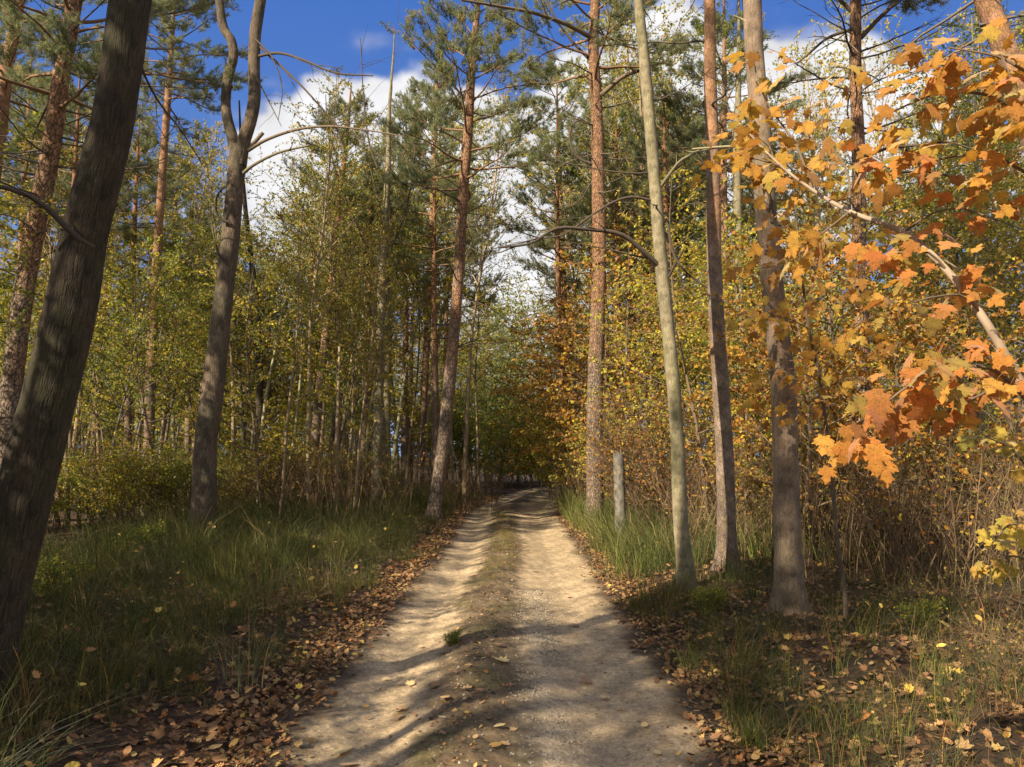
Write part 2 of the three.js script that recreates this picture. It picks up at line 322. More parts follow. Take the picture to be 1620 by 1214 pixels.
// a pine crown: whorled limbs with needle tufts, its foot at the origin, leader along +y
const NEEDLE = [[0.15, 0.18, 0.085, 5], [0.20, 0.22, 0.10, 4], [0.26, 0.26, 0.115, 1.5], [0.34, 0.25, 0.10, 0.6]];
function tuft(b, r, p, dir, len, n) {
  const col = pick(r, NEEDLE);
  for (let k = 0; k < n; k++) {
    const q = rdir(r), d = q.addScaledVector(dir, 0.9).addScaledVector(UPV, 0.15).normalize(), s = V().crossVectors(d, rdir(r)).normalize(), st = p.clone().addScaledVector(dir, (r() - 0.35) * len * 1.6);
    const L = len * (0.7 + 0.5 * r()), w = 0.0045, nn = V().crossVectors(d, s), o = b.p.length / 3, kk = 0.85 + 0.3 * r(), c = [col[0] * kk, col[1] * kk, col[2] * kk];
    b.v(st.clone().addScaledVector(s, w), nn, c); b.v(st.clone().addScaledVector(s, -w), nn, c); b.v(st.addScaledVector(d, L), nn, c); b.i.push(o, o + 1, o + 2);
  }
}
function pineCrown(o) {
  const r = rng(o.seed), wood = new B(), nd = new B(), h = o.h, col = [0.22, 0.13, 0.075], dead = [0.15, 0.125, 0.10];
  if (o.leader) tube(wood, [V(0, 0, 0), V(0, h * 0.5, 0), V(0, h * 0.97, 0)], [o.leader, o.leader * 0.6, 0.012], 6, col);
  for (let i = 0; i < o.limbs; i++) {
    const t = (i + r() * 0.7) / o.limbs, y = h * t * 0.97, a = i * 2.4 + r(), L = o.len * (1 - 0.72 * t ** 1.6) * (0.55 + 0.6 * r()) * (t < 0.12 ? 0.75 : 1), el = lerp(-0.05, 0.75, t) + 0.3 * (r() - 0.4);
    const br = path(r, V(0, y, 0), V(Math.cos(a), Math.tan(el), Math.sin(a)), L, 7, 0.17, 0.1);
    tube(wood, br, taper(8, 0.02 + 0.022 * (1 - t), 0.005), 4, col);
    const ns = Math.round(o.subs * (0.5 + L / o.len));
    for (let q = 0; q < ns; q++) {
      const u = 0.38 + 0.62 * (q + r()) / ns, [bp, bd] = along(br, u), sd = V().crossVectors(bd, UPV).normalize().multiplyScalar(r() < 0.5 ? 1 : -1);
      const tl = L * 0.30 * (1.25 - u * 0.6) * (0.5 + r()), tw = path(r, bp, bd.clone().multiplyScalar(0.9).addScaledVector(sd, 0.8).addScaledVector(UPV, 0.2), tl, 4, 0.25, 0.3);
      tube(wood, tw, [0.008, 0.007, 0.006, 0.005, 0.004], 3, col);
      const nt = Math.max(3, Math.round(o.tufts * (0.5 + tl)));
      for (let k = 0; k < nt; k++) { const [tp, td] = along(tw, 0.3 + 0.7 * (k + r()) / nt); tuft(nd, r, tp.addScaledVector(rdir(r), 0.09), td.clone().add(rdir(r).multiplyScalar(0.8)).addScaledVector(UPV, 0.35).normalize(), 0.1, o.needles); }
    }
  }
  for (let i = 0; i < (o.dead ?? 0); i++) {                        // bare lower limbs
    const y = -h * 0.45 * r(), a = r() * 6.28, L = 0.5 + 1.5 * r(), br = path(r, V(0, y, 0), V(Math.cos(a), 0.1 - 0.5 * r(), Math.sin(a)), L, 6, 0.22, 0.12);
    tube(wood, br, taper(7, 0.018, 0.003), 4, dead);
    for (let q = 0; q < 3; q++) { const [bp, bd] = along(br, 0.35 + 0.6 * r()); tube(wood, path(r, bp, bd.add(rdir(r).multiplyScalar(0.9)), L * 0.4 * r() + 0.15, 4, 0.2, 0), taper(5, 0.006, 0.002), 3, dead); }
  }
  return { wood: wood.geo(), leaves: nd.geo() };
}
// a thicket of thin arching canes with a few leaves
function thicket(o) {
  const r = rng(o.seed), wood = new B(), lv = new B();
  for (let s = 0; s < o.stems; s++) {
    const a = r() * 6.28, lean = 0.08 + o.lean * r(), L = o.h * (0.5 + 0.6 * r()), p0 = V((r() - 0.5) * o.w, -0.1, (r() - 0.5) * o.w), k = 0.55 + 0.9 * r(), hue = r();
    const col = [lerp(0.11, 0.20, hue) * k, lerp(0.068, 0.14, hue) * k, lerp(0.038, 0.075, hue) * k];  // dark brown canes, darkened further in place of shade
    const st = path(r, p0, V(Math.cos(a) * lean, 1, Math.sin(a) * lean), L, 8, 0.09, -0.02 - o.arch * r());
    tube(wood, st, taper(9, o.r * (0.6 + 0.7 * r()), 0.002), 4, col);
    for (let q = 0; q < o.twigs; q++) {
      const [bp, bd] = along(st, 0.3 + 0.7 * r()), tw = path(r, bp, bd.clone().add(rdir(r).multiplyScalar(0.9)), 0.2 + 0.5 * r(), 4, 0.2, 0.1);
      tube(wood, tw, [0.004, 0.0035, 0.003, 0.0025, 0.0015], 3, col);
      if (r() < o.leafy) leafy(lv, r, tw, 2 + Math.floor(r() * o.leaves), o.size, o.pal, o);
    }
  }
  return { wood: wood.geo(), leaves: lv.geo() };
}
console.log('builders ready');

// the kinds of plant in this wood
const K = {
  saplingA: broadleaf({ seed: 101, h: 8.5, r: 0.055, from: 0.22, branches: 34, len: 1.9, elev: 0.5, subs: 7, leaves: 15, size: 0.085, pal: PAL.yellowgreen, bark: BARK.brown(0.9) }),
  saplingB: broadleaf({ seed: 102, h: 7.5, r: 0.05, from: 0.3, branches: 30, len: 1.7, elev: 0.8, subs: 7, leaves: 15, size: 0.08, pal: PAL.green, bark: BARK.grey(0.8) }),
  saplingC: broadleaf({ seed: 103, h: 9.5, r: 0.06, from: 0.35, branches: 32, len: 1.6, elev: 0.9, subs: 6, leaves: 13, size: 0.08, pal: PAL.dim, bark: BARK.tan(0.8) }),
  amberA: broadleaf({ seed: 104, h: 7.5, r: 0.06, from: 0.15, branches: 34, len: 2.3, elev: 0.45, subs: 7, leaves: 15, size: 0.10, pal: PAL.amber, bark: BARK.brown(0.9), ratio: 0.8 }),
  amberB: broadleaf({ seed: 105, h: 5.0, r: 0.04, from: 0.12, branches: 26, len: 1.8, elev: 0.4, subs: 6, leaves: 15, size: 0.10, pal: PAL.amber, bark: BARK.brown(0.8), ratio: 0.8 }),
  oakA: broadleaf({ seed: 106, h: 11, r: 0.13, from: 0.25, branches: 40, len: 3.4, elev: 0.5, subs: 11, leaves: 15, size: 0.11, pal: PAL.green, bark: BARK.grey(0.7) }),
  oakB: broadleaf({ seed: 107, h: 10, r: 0.12, from: 0.28, branches: 38, len: 3.0, elev: 0.6, subs: 10, leaves: 14, size: 0.11, pal: PAL.yellow, bark: BARK.grey(0.7) }),
  rust: broadleaf({ seed: 108, h: 11, r: 0.11, from: 0.3, branches: 40, len: 2.6, elev: 0.8, subs: 8, leaves: 9, size: 0.09, pal: PAL.rust, bark: BARK.grey(0.7) }),
  bushGreen: broadleaf({ seed: 109, stems: 6, h: 2.6, r: 0.02, from: 0.15, branches: 44, len: 0.8, elev: 0.6, subs: 6, leaves: 6, size: 0.075, pal: PAL.green, bark: BARK.brown(0.8) }),
  bushYellow: broadleaf({ seed: 110, stems: 5, h: 3.2, r: 0.022, from: 0.2, branches: 36, len: 0.9, elev: 0.6, subs: 5, leaves: 7, size: 0.085, pal: PAL.yellowgreen, bark: BARK.brown(0.8) }),
  bushRust: broadleaf({ seed: 111, stems: 7, h: 3.1, r: 0.014, from: 0.3, branches: 34, len: 1.1, elev: 0.8, subs: 4, leaves: 3, size: 0.07, pal: [...PAL.rust, ...PAL.amber], bark: BARK.brown(0.6) }),
  poleA: broadleaf({ seed: 112, h: 13, r: 0.085, from: 0.42, branches: 36, len: 2.2, elev: 0.9, subs: 7, leaves: 13, size: 0.075, pal: PAL.yellowgreen, bark: BARK.tan(1.0) }),
  poleB: broadleaf({ seed: 113, h: 12, r: 0.07, from: 0.4, branches: 34, len: 2.0, elev: 1.0, subs: 7, leaves: 12, size: 0.075, pal: PAL.green, bark: BARK.olive(1.15) }),
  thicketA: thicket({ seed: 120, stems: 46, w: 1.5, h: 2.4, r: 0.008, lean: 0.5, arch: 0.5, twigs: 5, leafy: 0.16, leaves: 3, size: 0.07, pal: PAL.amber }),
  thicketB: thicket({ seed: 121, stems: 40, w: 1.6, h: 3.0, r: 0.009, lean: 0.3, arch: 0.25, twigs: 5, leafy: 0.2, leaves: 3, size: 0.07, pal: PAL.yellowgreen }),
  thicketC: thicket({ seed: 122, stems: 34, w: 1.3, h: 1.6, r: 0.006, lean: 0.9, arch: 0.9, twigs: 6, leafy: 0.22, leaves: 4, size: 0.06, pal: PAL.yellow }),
  herb: broadleaf({ seed: 123, stems: 9, h: 0.7, r: 0.005, from: 0.1, branches: 40, len: 0.24, elev: 0.6, subs: 3, leaves: 3, size: 0.06, pal: PAL.green, bark: [0.10, 0.12, 0.04] }),
  crownA: pineCrown({ seed: 130, h: 6.5, len: 3.0, limbs: 40, subs: 8, tufts: 10, needles: 38, dead: 14 }),
  crownB: pineCrown({ seed: 131, h: 5.0, len: 2.7, limbs: 34, subs: 8, tufts: 10, needles: 38, dead: 14 }),
  crownC: pineCrown({ seed: 132, h: 7.5, len: 3.1, limbs: 42, subs: 8, tufts: 9, needles: 38, dead: 16 }),
};
// console: triangles of each kind
const TRI = Object.entries(K).map(([k, g]) => k + ' ' + Math.round((g.wood.index.count + g.leaves.index.count) / 3000) + 'k').join(', ');
console.log(TRI);
const LOOK = { saplingA: 'yellow-green young tree', saplingB: 'green young tree', saplingC: 'thinly leaved tan-stemmed tree', amberA: 'amber-leaved tree', amberB: 'low amber-leaved tree', oakA: 'broad green tree', oakB: 'broad yellow tree', rust: 'rust-brown tree', bushGreen: 'low green bush', bushYellow: 'yellow-green bush', bushRust: 'reddish-brown dry-leaved bush', poleA: 'slender brown-barked pole tree', poleB: 'slender olive-barked pole tree', thicketA: 'thicket of arching brown canes', thicketB: 'thicket of upright brown canes', thicketC: 'low tangle of thin stems', herb: 'low green herb clump' };
function plant(name, kind, x, z, scale, turn, label, category, group, tilt = 0) {
  const g = thing(name, V(x, H(x, z), z), label, category, group), k = K[kind], tall = /sapling|amber|oak|rust|pole/i.test(kind) && !/bush/.test(kind);
  g.rotation.set(tilt * Math.cos(turn), turn, tilt * Math.sin(turn)); g.scale.setScalar(scale);
  if (!/viewer/.test(label)) tell(g, LOOK[kind], x / -z * F + 810, -z);
  mesh(tall ? 'trunk' : 'stems', k.wood, M.wood, g); mesh(tall ? 'crown' : 'foliage', k.leaves, M.leaf, g);
  return g;
}

// ------------------------------------------------------------------ trunks seen near by: each follows its own line
const barkTint = {
  pine(p, ang, y) {                                                // grey plates below, thin orange bark above, patchy between
    const t = sstep(2.0, 6.5, y + 2.2 * n3(p.x * 1.5, p.y * 0.9, p.z * 1.5)), k = 1 + 0.25 * n3(p.x * 6, p.y * 4, p.z * 6);
    return [lerp(0.36, 0.50, t) * k, lerp(0.275, 0.28, t) * k, lerp(0.215, 0.16, t) * k];
  },
  grey(p) { const k = 1 + 0.25 * n3(p.x * 5, p.y * 2, p.z * 5), g = sstep(0.0, 0.6, n3(p.x * 2.5, p.y * 0.9, p.z * 2.5 + 8)); return [lerp(0.36, 0.28, g) * k, lerp(0.27, 0.22, g) * k, lerp(0.20, 0.155, g) * k]; },
  fork(p) { const k = 1 + 0.3 * n3(p.x * 5, p.y * 2, p.z * 5), g = sstep(0.0, 0.6, n3(p.x * 2.5, p.y * 0.9, p.z * 2.5 + 8)); return [lerp(0.24, 0.17, g) * k, lerp(0.18, 0.145, g) * k, lerp(0.13, 0.10, g) * k]; },
  olive(p) { const k = 1 + 0.2 * n3(p.x * 6, p.y * 3, p.z * 6), g = sstep(-0.1, 0.6, n3(p.x * 3, p.y * 1.1, p.z * 3 + 8)); return [lerp(0.38, 0.31, g) * k, lerp(0.335, 0.29, g) * k, lerp(0.22, 0.165, g) * k]; },
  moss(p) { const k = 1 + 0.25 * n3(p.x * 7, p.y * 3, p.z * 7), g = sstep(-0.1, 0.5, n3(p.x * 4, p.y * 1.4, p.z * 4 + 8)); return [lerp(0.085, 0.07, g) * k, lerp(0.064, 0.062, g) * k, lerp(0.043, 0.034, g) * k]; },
};
function smoothLine(pts, rad, step) {
  const cv = new THREE.CatmullRomCurve3(pts, false, 'centripetal'), n = Math.max(4, Math.round(cv.getLength() / step)), out = [], rr = [];
  for (let k = 0; k <= n; k++) { const u = k / n * (pts.length - 1), i = Math.min(pts.length - 2, Math.floor(u)); out.push(cv.getPoint(k / n)); rr.push(lerp(rad[i], rad[i + 1], u - i)); }
  return [out, rr];
}
// line: [px, py, width in px] from the foot up, at depth d; top: metres added above the last point
function heroTree(o) {
  const pts = o.line.map(([px, py]) => at(px, py, o.d)), rad = o.line.map(([, py, w]) => w / 2 * pxScale(py, o.d));
  if (o.lean) pts.forEach((p, k) => { p.z += o.lean * Math.max(0, p.y) ; });
  const dir0 = pts[0].clone().sub(pts[1]).normalize(), y0 = H(pts[0].x, pts[0].z);
  if (pts[0].y > y0 - 0.1) { const k = (pts[0].y - (y0 - 0.15)) / Math.max(0.5, -dir0.y); pts.unshift(pts[0].clone().addScaledVector(dir0, k)); rad.unshift(rad[0] * 1.08); }
  const base = V(pts[0].x, H(pts[0].x, pts[0].z), pts[0].z), n = pts.length, up = pts[n - 1].clone().sub(pts[n - 2]).normalize();
  if (o.top) { const e = up.clone().lerp(UPV, 0.5).normalize(); pts.push(pts[n - 1].clone().addScaledVector(up.clone().lerp(e, 0.5).normalize(), o.top * 0.45)); rad.push(rad[n - 1] * 0.7); pts.push(pts[n].clone().addScaledVector(e, o.top * 0.55)); rad.push(0.02); }
  pts.forEach((p) => p.sub(base));
  const t = thing(o.name, base, o.label, 'tree'), [ln, rr] = smoothLine(pts, rad, o.d < 10 ? 0.09 : 0.2);
  const sides = o.d < 10 ? 28 : 16, b = new B(), amp = o.amp ?? 0.05, sd = o.d * 3.3, tint = barkTint[o.tint];
  const wx = (p) => V(p.x + base.x, p.y, p.z + base.z);
  tube(b, ln, rr, sides, (p, a) => tint(wx(p), a, p.y), (p, a) => 1 + 0.75 * Math.exp(-Math.max(0, p.y) / 0.16) * (0.7 + 0.45 * Math.cos(a * 4 + sd) + 0.2 * Math.cos(a * 7 + 2 * sd)) + amp * (n3(Math.cos(a) * 1.2 + sd, p.y * 1.1, Math.sin(a) * 1.2) + 0.5 * n3(Math.cos(a) * 3 + sd, p.y * 2.6, Math.sin(a) * 3)), o.tile ?? 0.55);
  mesh('trunk', b, o.mat, t);
  t.userData.line = ln; t.userData.rad = rr;
  return { t, ln, rr, base, d: o.d };
}
// a limb given by pixels at (depth or depths), with twigs; a part of its tree
function limb(h, line, w0, w1, col, seed, twigs = 3, d0 = h.d, d1 = h.d) {
  const r = rng(seed), n = line.length, pts = line.map(([px, py], k) => at(px, py, lerp(d0, d1, k / (n - 1))).sub(h.base)), rad = line.map(([, py], k) => lerp(w0, w1, k / (n - 1)) / 2 * pxScale(py, h.d));
  const [ln, rr] = smoothLine(pts, rad, 0.1), b = new B(), len = ln.length * 0.1;
  tube(b, ln, rr, 7, col);
  for (let q = 0; q < twigs; q++) { const [p, d] = along(ln, 0.25 + 0.73 * r()); tube(b, path(r, p, d.clone().add(rdir(r).multiplyScalar(0.9)), len * (0.12 + 0.25 * r()), 6, 0.18, 0.05), taper(7, Math.max(0.003, rr[rr.length - 1] * 0.8), 0.002), 4, col); }
  return mesh('branch', b, M.wood, h.t);
}
// bare side branches between two heights of a trunk
function deadBranches(h, count, y0, y1, len, seed, col = [0.15, 0.125, 0.10], droop = 0) {
  const r = rng(seed);
  for (let i = 0; i < count; i++) {
    const y = lerp(y0, y1, (i + r()) / count); let k = h.ln.findIndex((p) => p.y >= y); if (k < 0) continue;
    const a = r() * 6.28, L = len * (0.35 + 0.9 * r()), b = new B(), rb = Math.min(0.022, h.rr[k] * 0.25) * (0.5 + 0.6 * r());
    const br = path(r, h.ln[k], V(Math.cos(a), 0.5 * r() - droop, Math.sin(a)), L, 9, 0.17, 0.12 - 0.3 * r());
    tube(b, br, taper(10, rb, 0.003), 5, col);
    const q = Math.round(2 + 4 * r());
    for (let m = 0; m < q; m++) { const [p, d] = along(br, 0.25 + 0.7 * r()); tube(b, path(r, p, d.clone().add(rdir(r).multiplyScalar(0.9)), L * (0.15 + 0.3 * r()), 5, 0.2, 0.05), taper(6, rb * 0.35, 0.0016), 3, col); }
    mesh('branch', b, M.wood, h.t);
  }
}
function crownOn(h, kind, fromY, scale, turn) {                    // a pine crown from that height to the tip
  let k = h.ln.findIndex((p) => p.y >= fromY); if (k < 0) k = h.ln.length - 2;
  const dir = h.ln[h.ln.length - 1].clone().sub(h.ln[k]).normalize(), g = new THREE.Group();
  const q = new THREE.Quaternion().setFromUnitVectors(UPV, dir).multiply(new THREE.Quaternion().setFromAxisAngle(UPV, turn));
  for (const [nm, geo, m] of [['limbs', K[kind].wood, M.wood], ['crown', K[kind].leaves, M.needle]]) { const o = mesh(nm, geo, m, h.t); o.position.copy(h.ln[k]); o.quaternion.copy(q); o.scale.setScalar(scale); }
}
console.log('kinds ready');

// ------------------------------------------------------------------ the trees one can tell apart
const T = {};
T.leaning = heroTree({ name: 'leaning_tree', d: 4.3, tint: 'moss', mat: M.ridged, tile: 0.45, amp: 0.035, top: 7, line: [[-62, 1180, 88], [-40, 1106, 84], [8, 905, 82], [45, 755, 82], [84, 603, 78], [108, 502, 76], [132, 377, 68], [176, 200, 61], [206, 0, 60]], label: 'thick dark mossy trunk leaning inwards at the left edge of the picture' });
T.leftPine = heroTree({ name: 'pine_tree', d: 13, tint: 'pine', mat: M.pine, top: 7, line: [[-8, 830, 36], [5, 750, 34], [20, 600, 31], [32, 500, 30], [52, 380, 29], [78, 250, 28], [96, 125, 25], [118, 0, 23]], label: 'orange-barked pine just behind the thick leaning trunk' });
T.edgePine = heroTree({ name: 'pine_tree', d: 16, tint: 'pine', mat: M.flaky, top: 6, line: [[-60, 700, 26], [-30, 420, 22], [0, 200, 20], [12, 100, 18], [30, 0, 17]], label: 'pine whose orange upper trunk shows in the top left corner' });
T.thinPine = heroTree({ name: 'pine_tree', d: 19, tint: 'pine', mat: M.flaky, top: 2.2, line: [[232, 790, 18], [235, 700, 16], [240, 550, 15], [250, 375, 13], [262, 200, 11], [270, 90, 9]], label: 'slim sunlit tan pine between the leaning trunk and the forked tree' });
T.forked = heroTree({ name: 'forked_tree', d: 13.5, tint: 'fork', mat: M.ridged, tile: 0.5, amp: 0.06, line: [[318, 850, 42], [322, 800, 38], [326, 700, 35], [339, 603, 34], [350, 500, 30], [357, 440, 29], [368, 340, 27], [372, 290, 26], [377, 232, 27]], label: 'grey trunk that forks into two stems against the blue sky' });
T.leanPine = heroTree({ name: 'pine_tree', d: 21, tint: 'pine', mat: M.flaky, top: 2.2, line: [[485, 830, 15], [487, 815, 15], [507, 604, 14], [512, 560, 13], [525, 437, 12], [537, 310, 10], [545, 250, 8]], label: 'thin leaning pine with a small crown below the white cloud' });
T.fanTree = heroTree({ name: 'slender_tree', d: 19, tint: 'olive', mat: M.smooth, top: 0.7, line: [[594, 800, 16], [597, 700, 15], [600, 603, 14], [605, 427, 13], [614, 261, 9], [616, 170, 5], [622, 90, 3]], label: 'slender olive trunk with a fan of upright bare branches' });
T.twinTree = heroTree({ name: 'slender_tree', d: 23, tint: 'olive', mat: M.smooth, top: 3, line: [[612, 790, 12], [612, 650, 12], [613, 520, 11], [615, 420, 9]], label: 'thin pale mottled trunk right behind the slender olive trunk' });
T.litPine = heroTree({ name: 'pine_tree', d: 25, tint: 'pine', mat: M.flaky, top: 5, line: [[664, 812, 12], [666, 740, 12], [672, 603, 11], [681, 427, 11], [686, 300, 10]], label: 'thin orange pine just left of the dark roadside pine' });
T.roadPine = heroTree({ name: 'pine_tree', d: 18, tint: 'pine', mat: M.pine, top: 2.2, line: [[686, 824, 26], [688, 800, 22], [701, 704, 20], [711, 604, 19], [716, 552, 18], [726, 427, 17], [733, 301, 16], [741, 200, 15], [746, 110, 13], [753, 40, 10]], label: 'dark slightly leaning pine at the left edge of the road' });
T.farPine = heroTree({ name: 'pine_tree', d: 28, tint: 'pine', mat: M.pine, top: 3, line: [[893, 770, 12], [893, 690, 12], [893, 604, 11], [894, 572, 11], [889, 377, 10], [884, 251, 8]], label: 'thin dark pine trunk beyond the grass at the road bend' });
T.bigPine = heroTree({ name: 'pine_tree', d: 16.5, tint: 'pine', mat: M.pine, top: 6, line: [[940, 838, 32], [941, 800, 28], [941, 704, 26], [942, 604, 25], [948, 427, 22], [947, 301, 21], [944, 176, 19], [939, 75, 17], [942, 0, 15]], label: 'sunlit pink and orange pine at the right edge of the road' });
T.behindPine = heroTree({ name: 'pine_tree', d: 27, tint: 'pine', mat: M.flaky, top: 4, line: [[1004, 800, 12], [1002, 600, 12], [1000, 450, 11], [998, 300, 10], [996, 220, 9]], label: 'orange pine standing back between the sunlit pine and the olive trunk' });
T.olive = heroTree({ name: 'hornbeam_tree', d: 8.6, tint: 'olive', mat: M.smooth, tile: 0.3, amp: 0.05, top: 6, line: [[1086, 950, 29], [1084, 900, 26], [1077, 830, 24], [1072, 704, 22], [1065, 604, 21], [1055, 502, 21], [1045, 402, 20], [1035, 276, 19], [1020, 100, 17], [1010, 0, 15]], label: 'smooth olive-green trunk leaning a little to the left' });
T.copperPine = heroTree({ name: 'pine_tree', d: 9.6, tint: 'pine', mat: M.flaky, top: 7, line: [[1150, 925, 34], [1150, 900, 31], [1147, 730, 28], [1140, 604, 26], [1135, 527, 25], [1130, 402, 23], [1128, 251, 21], [1124, 126, 19], [1123, 0, 17]], label: 'straight copper-barked pine right of the olive trunk' });
T.pale = heroTree({ name: 'beech_tree', d: 7.2, tint: 'grey', mat: M.smooth, tile: 0.4, amp: 0.045, top: 6, line: [[1250, 995, 48], [1249, 940, 43], [1246, 855, 41], [1243, 730, 39], [1239, 604, 38], [1231, 530, 36], [1222, 452, 35], [1213, 352, 33], [1203, 200, 31], [1193, 75, 29], [1190, 0, 28]], label: 'thick pinkish-grey trunk rising behind the hanging orange leaves' });
T.darkPine = heroTree({ name: 'pine_tree', d: 12, tint: 'pine', mat: M.pine, top: 6, line: [[1370, 880, 28], [1368, 760, 25], [1364, 553, 23], [1360, 402, 21], [1359, 251, 20], [1354, 126, 18], [1354, 0, 17]], label: 'dark pine in front of the white cloud on the right' });
T.cornerTrunk = heroTree({ name: 'pine_tree', d: 8, tint: 'pine', mat: M.flaky, top: 5, line: [[1800, 900, 44], [1720, 560, 40], [1640, 230, 37], [1585, 65, 34], [1560, 0, 33]], label: 'leaning orange trunk in the top right corner above the maple leaves' });
T.backA = heroTree({ name: 'slender_tree', d: 19, tint: 'pine', mat: M.flaky, top: 3, line: [[1152, 790, 13], [1150, 600, 12], [1147, 400, 11], [1145, 240, 10], [1146, 140, 8]], label: 'thin dark trunk just behind the copper-barked pine' });
T.backB = heroTree({ name: 'slender_tree', d: 17, tint: 'olive', mat: M.smooth, top: 3, line: [[1178, 800, 14], [1174, 600, 13], [1168, 400, 13], [1166, 240, 12], [1168, 160, 9]], label: 'thin mottled trunk between the copper pine and the thick grey trunk' });
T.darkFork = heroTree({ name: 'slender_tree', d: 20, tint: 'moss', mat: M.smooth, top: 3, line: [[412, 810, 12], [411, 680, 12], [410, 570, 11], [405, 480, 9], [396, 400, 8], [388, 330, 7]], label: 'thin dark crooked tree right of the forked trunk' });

const twig = [0.085, 0.066, 0.05], lit = [0.17, 0.13, 0.09], oliveTwig = [0.17, 0.15, 0.095];  // lit: paler limb bark with sunlight put into the colour
// the fork and its branches
{
  const h = T.forked, stem = (line, seed) => { const pts = line.map(([px, py]) => at(px, py, h.d).sub(h.base)), rad = line.map(([, py, w]) => w / 2 * pxScale(py, h.d)), [ln, rr] = smoothLine(pts, rad, 0.1), b = new B(); tube(b, ln, rr, 14, (p) => barkTint.fork(V(p.x + h.base.x, p.y, p.z)), (p, a) => 1 + 0.05 * n3(Math.cos(a) + seed, p.y * 1.3, Math.sin(a)), 0.5); mesh('stem', b, M.ridged, h.t); };
  stem([[374, 262, 20], [369, 225, 18], [360, 190, 16], [357, 160, 15], [361, 120, 15], [369, 90, 14], [366, 65, 14], [354, 45, 14], [347, 0, 13], [340, -60, 11], [338, -140, 6]], 3);
  stem([[379, 262, 22], [385, 225, 21], [396, 190, 20], [402, 160, 19], [402, 115, 18], [404, 50, 18], [412, 0, 17], [424, -70, 14], [430, -150, 7]], 8);
  limb(h, [[390, 240], [420, 222], [470, 205], [520, 200], [580, 206], [640, 216]], 6, 1.5, lit, 1, 7, 13.5, 12.5);
  limb(h, [[380, 278], [400, 262], [440, 242], [490, 230]], 6, 3, oliveTwig, 2, 3, 13.5, 13);
  limb(h, [[384, 245], [400, 228], [416, 210]], 7, 6, lit, 5, 0);
  limb(h, [[362, 352], [346, 345], [341, 325], [346, 305], [356, 296]], 5, 2, twig, 3, 1, 13.3, 13.1);
  limb(h, [[354, 410], [346, 402], [341, 385]], 4, 2, twig, 4, 0, 13.3, 13.1);
  limb(h, [[404, 90], [440, 84], [480, 95], [530, 115], [590, 120]], 5, 2, twig, 6, 5, 13.5, 12.6);
  limb(h, [[406, 70], [450, 110], [490, 150], [530, 200], [545, 240]], 4, 2, twig, 7, 5, 13.5, 12.8);
  limb(h, [[402, 60], [430, 90], [446, 140], [440, 190]], 3, 1, twig, 8, 2, 13.4, 13);
  limb(h, [[404, 120], [425, 160], [445, 200]], 3, 1, twig, 9, 2, 13.4, 13);
}
// one long limb of the leaning trunk
limb(T.leaning, [[148, 392], [120, 375], [90, 345], [60, 318], [20, 300], [-40, 290]], 11, 6, [0.07, 0.055, 0.045], 21, 3, 4.25, 3.9);
limb(T.leaning, [[205, 40], [225, 110], [250, 160], [285, 205], [320, 260]], 5, 2, twig, 22, 3, 4.3, 5.2);
limb(T.leaning, [[215, 75], [260, 78], [300, 75]], 4, 2, lit, 23, 2, 4.3, 4.6);
deadBranches(T.leftPine, 22, 4, 10, 2.6, 31, twig, 0.2); deadBranches(T.edgePine, 12, 5, 11, 2.2, 32, twig, 0.2); deadBranches(T.thinPine, 14, 4, 11, 1.8, 33, twig, 0.2);
deadBranches(T.leanPine, 8, 4, 8, 1.6, 34, twig, 0.1); deadBranches(T.litPine, 6, 4, 10, 1.4, 35, twig, 0.1); deadBranches(T.roadPine, 22, 3.6, 10, 2.2, 36, twig, 0.15);
deadBranches(T.farPine, 18, 6, 11, 2.4, 37, twig, 0.2); deadBranches(T.bigPine, 20, 5.5, 12, 2.0, 38, twig, 0.1); deadBranches(T.copperPine, 5, 4.5, 8, 1.3, 39, twig, 0.1);
deadBranches(T.darkPine, 16, 4.5, 8.5, 1.8, 40, twig, 0); deadBranches(T.olive, 6, 3, 7.5, 1.3, 41, twig, 0.2); deadBranches(T.behindPine, 8, 5, 11, 1.6, 42, twig, 0.1); deadBranches(T.backA, 5, 4, 10, 1.2, 43, twig, 0.1); deadBranches(T.backB, 8, 4, 10, 1.3, 44, twig, 0);
deadBranches(T.darkFork, 10, 3, 8, 2.2, 46, twig, -0.5); deadBranches(T.twinTree, 5, 4, 7, 1.2, 47, lit, -0.4);
deadBranches(T.fanTree, 16, 4, 10.4, 2.6, 45, lit, -1.4);
limb(T.fanTree, [[604, 430], [570, 370], [540, 300], [520, 220], [515, 150]], 4, 1.2, twig, 51, 8); limb(T.fanTree, [[606, 420], [640, 340], [655, 250], [660, 170]], 4, 1.2, twig, 52, 7); limb(T.fanTree, [[612, 300], [585, 230], [575, 150], [570, 60]], 4, 1.2, twig, 53, 8);
limb(T.olive, [[1048, 425], [1020, 400], [985, 372], [930, 363], [880, 362], [840, 385], [790, 392]], 9, 3, twig, 54, 6, 8.6, 8.0);
limb(T.olive, [[1034, 318], [1000, 312], [970, 320], [930, 345], [890, 372], [850, 378]], 5, 2, twig, 55, 4, 8.6, 8.3);
limb(T.olive, [[1042, 300], [1060, 275], [1080, 252], [1130, 234], [1190, 232]], 6, 3, oliveTwig, 56, 2, 8.6, 8.2);
limb(T.olive, [[1056, 345], [1065, 400], [1085, 430], [1118, 455]], 5, 2, [0.06, 0.045, 0.035], 57, 2, 8.5, 8.2);
limb(T.olive, [[1058, 438], [1070, 415], [1082, 395]], 5, 3, [0.06, 0.045, 0.035], 58, 1, 8.5, 8.4);
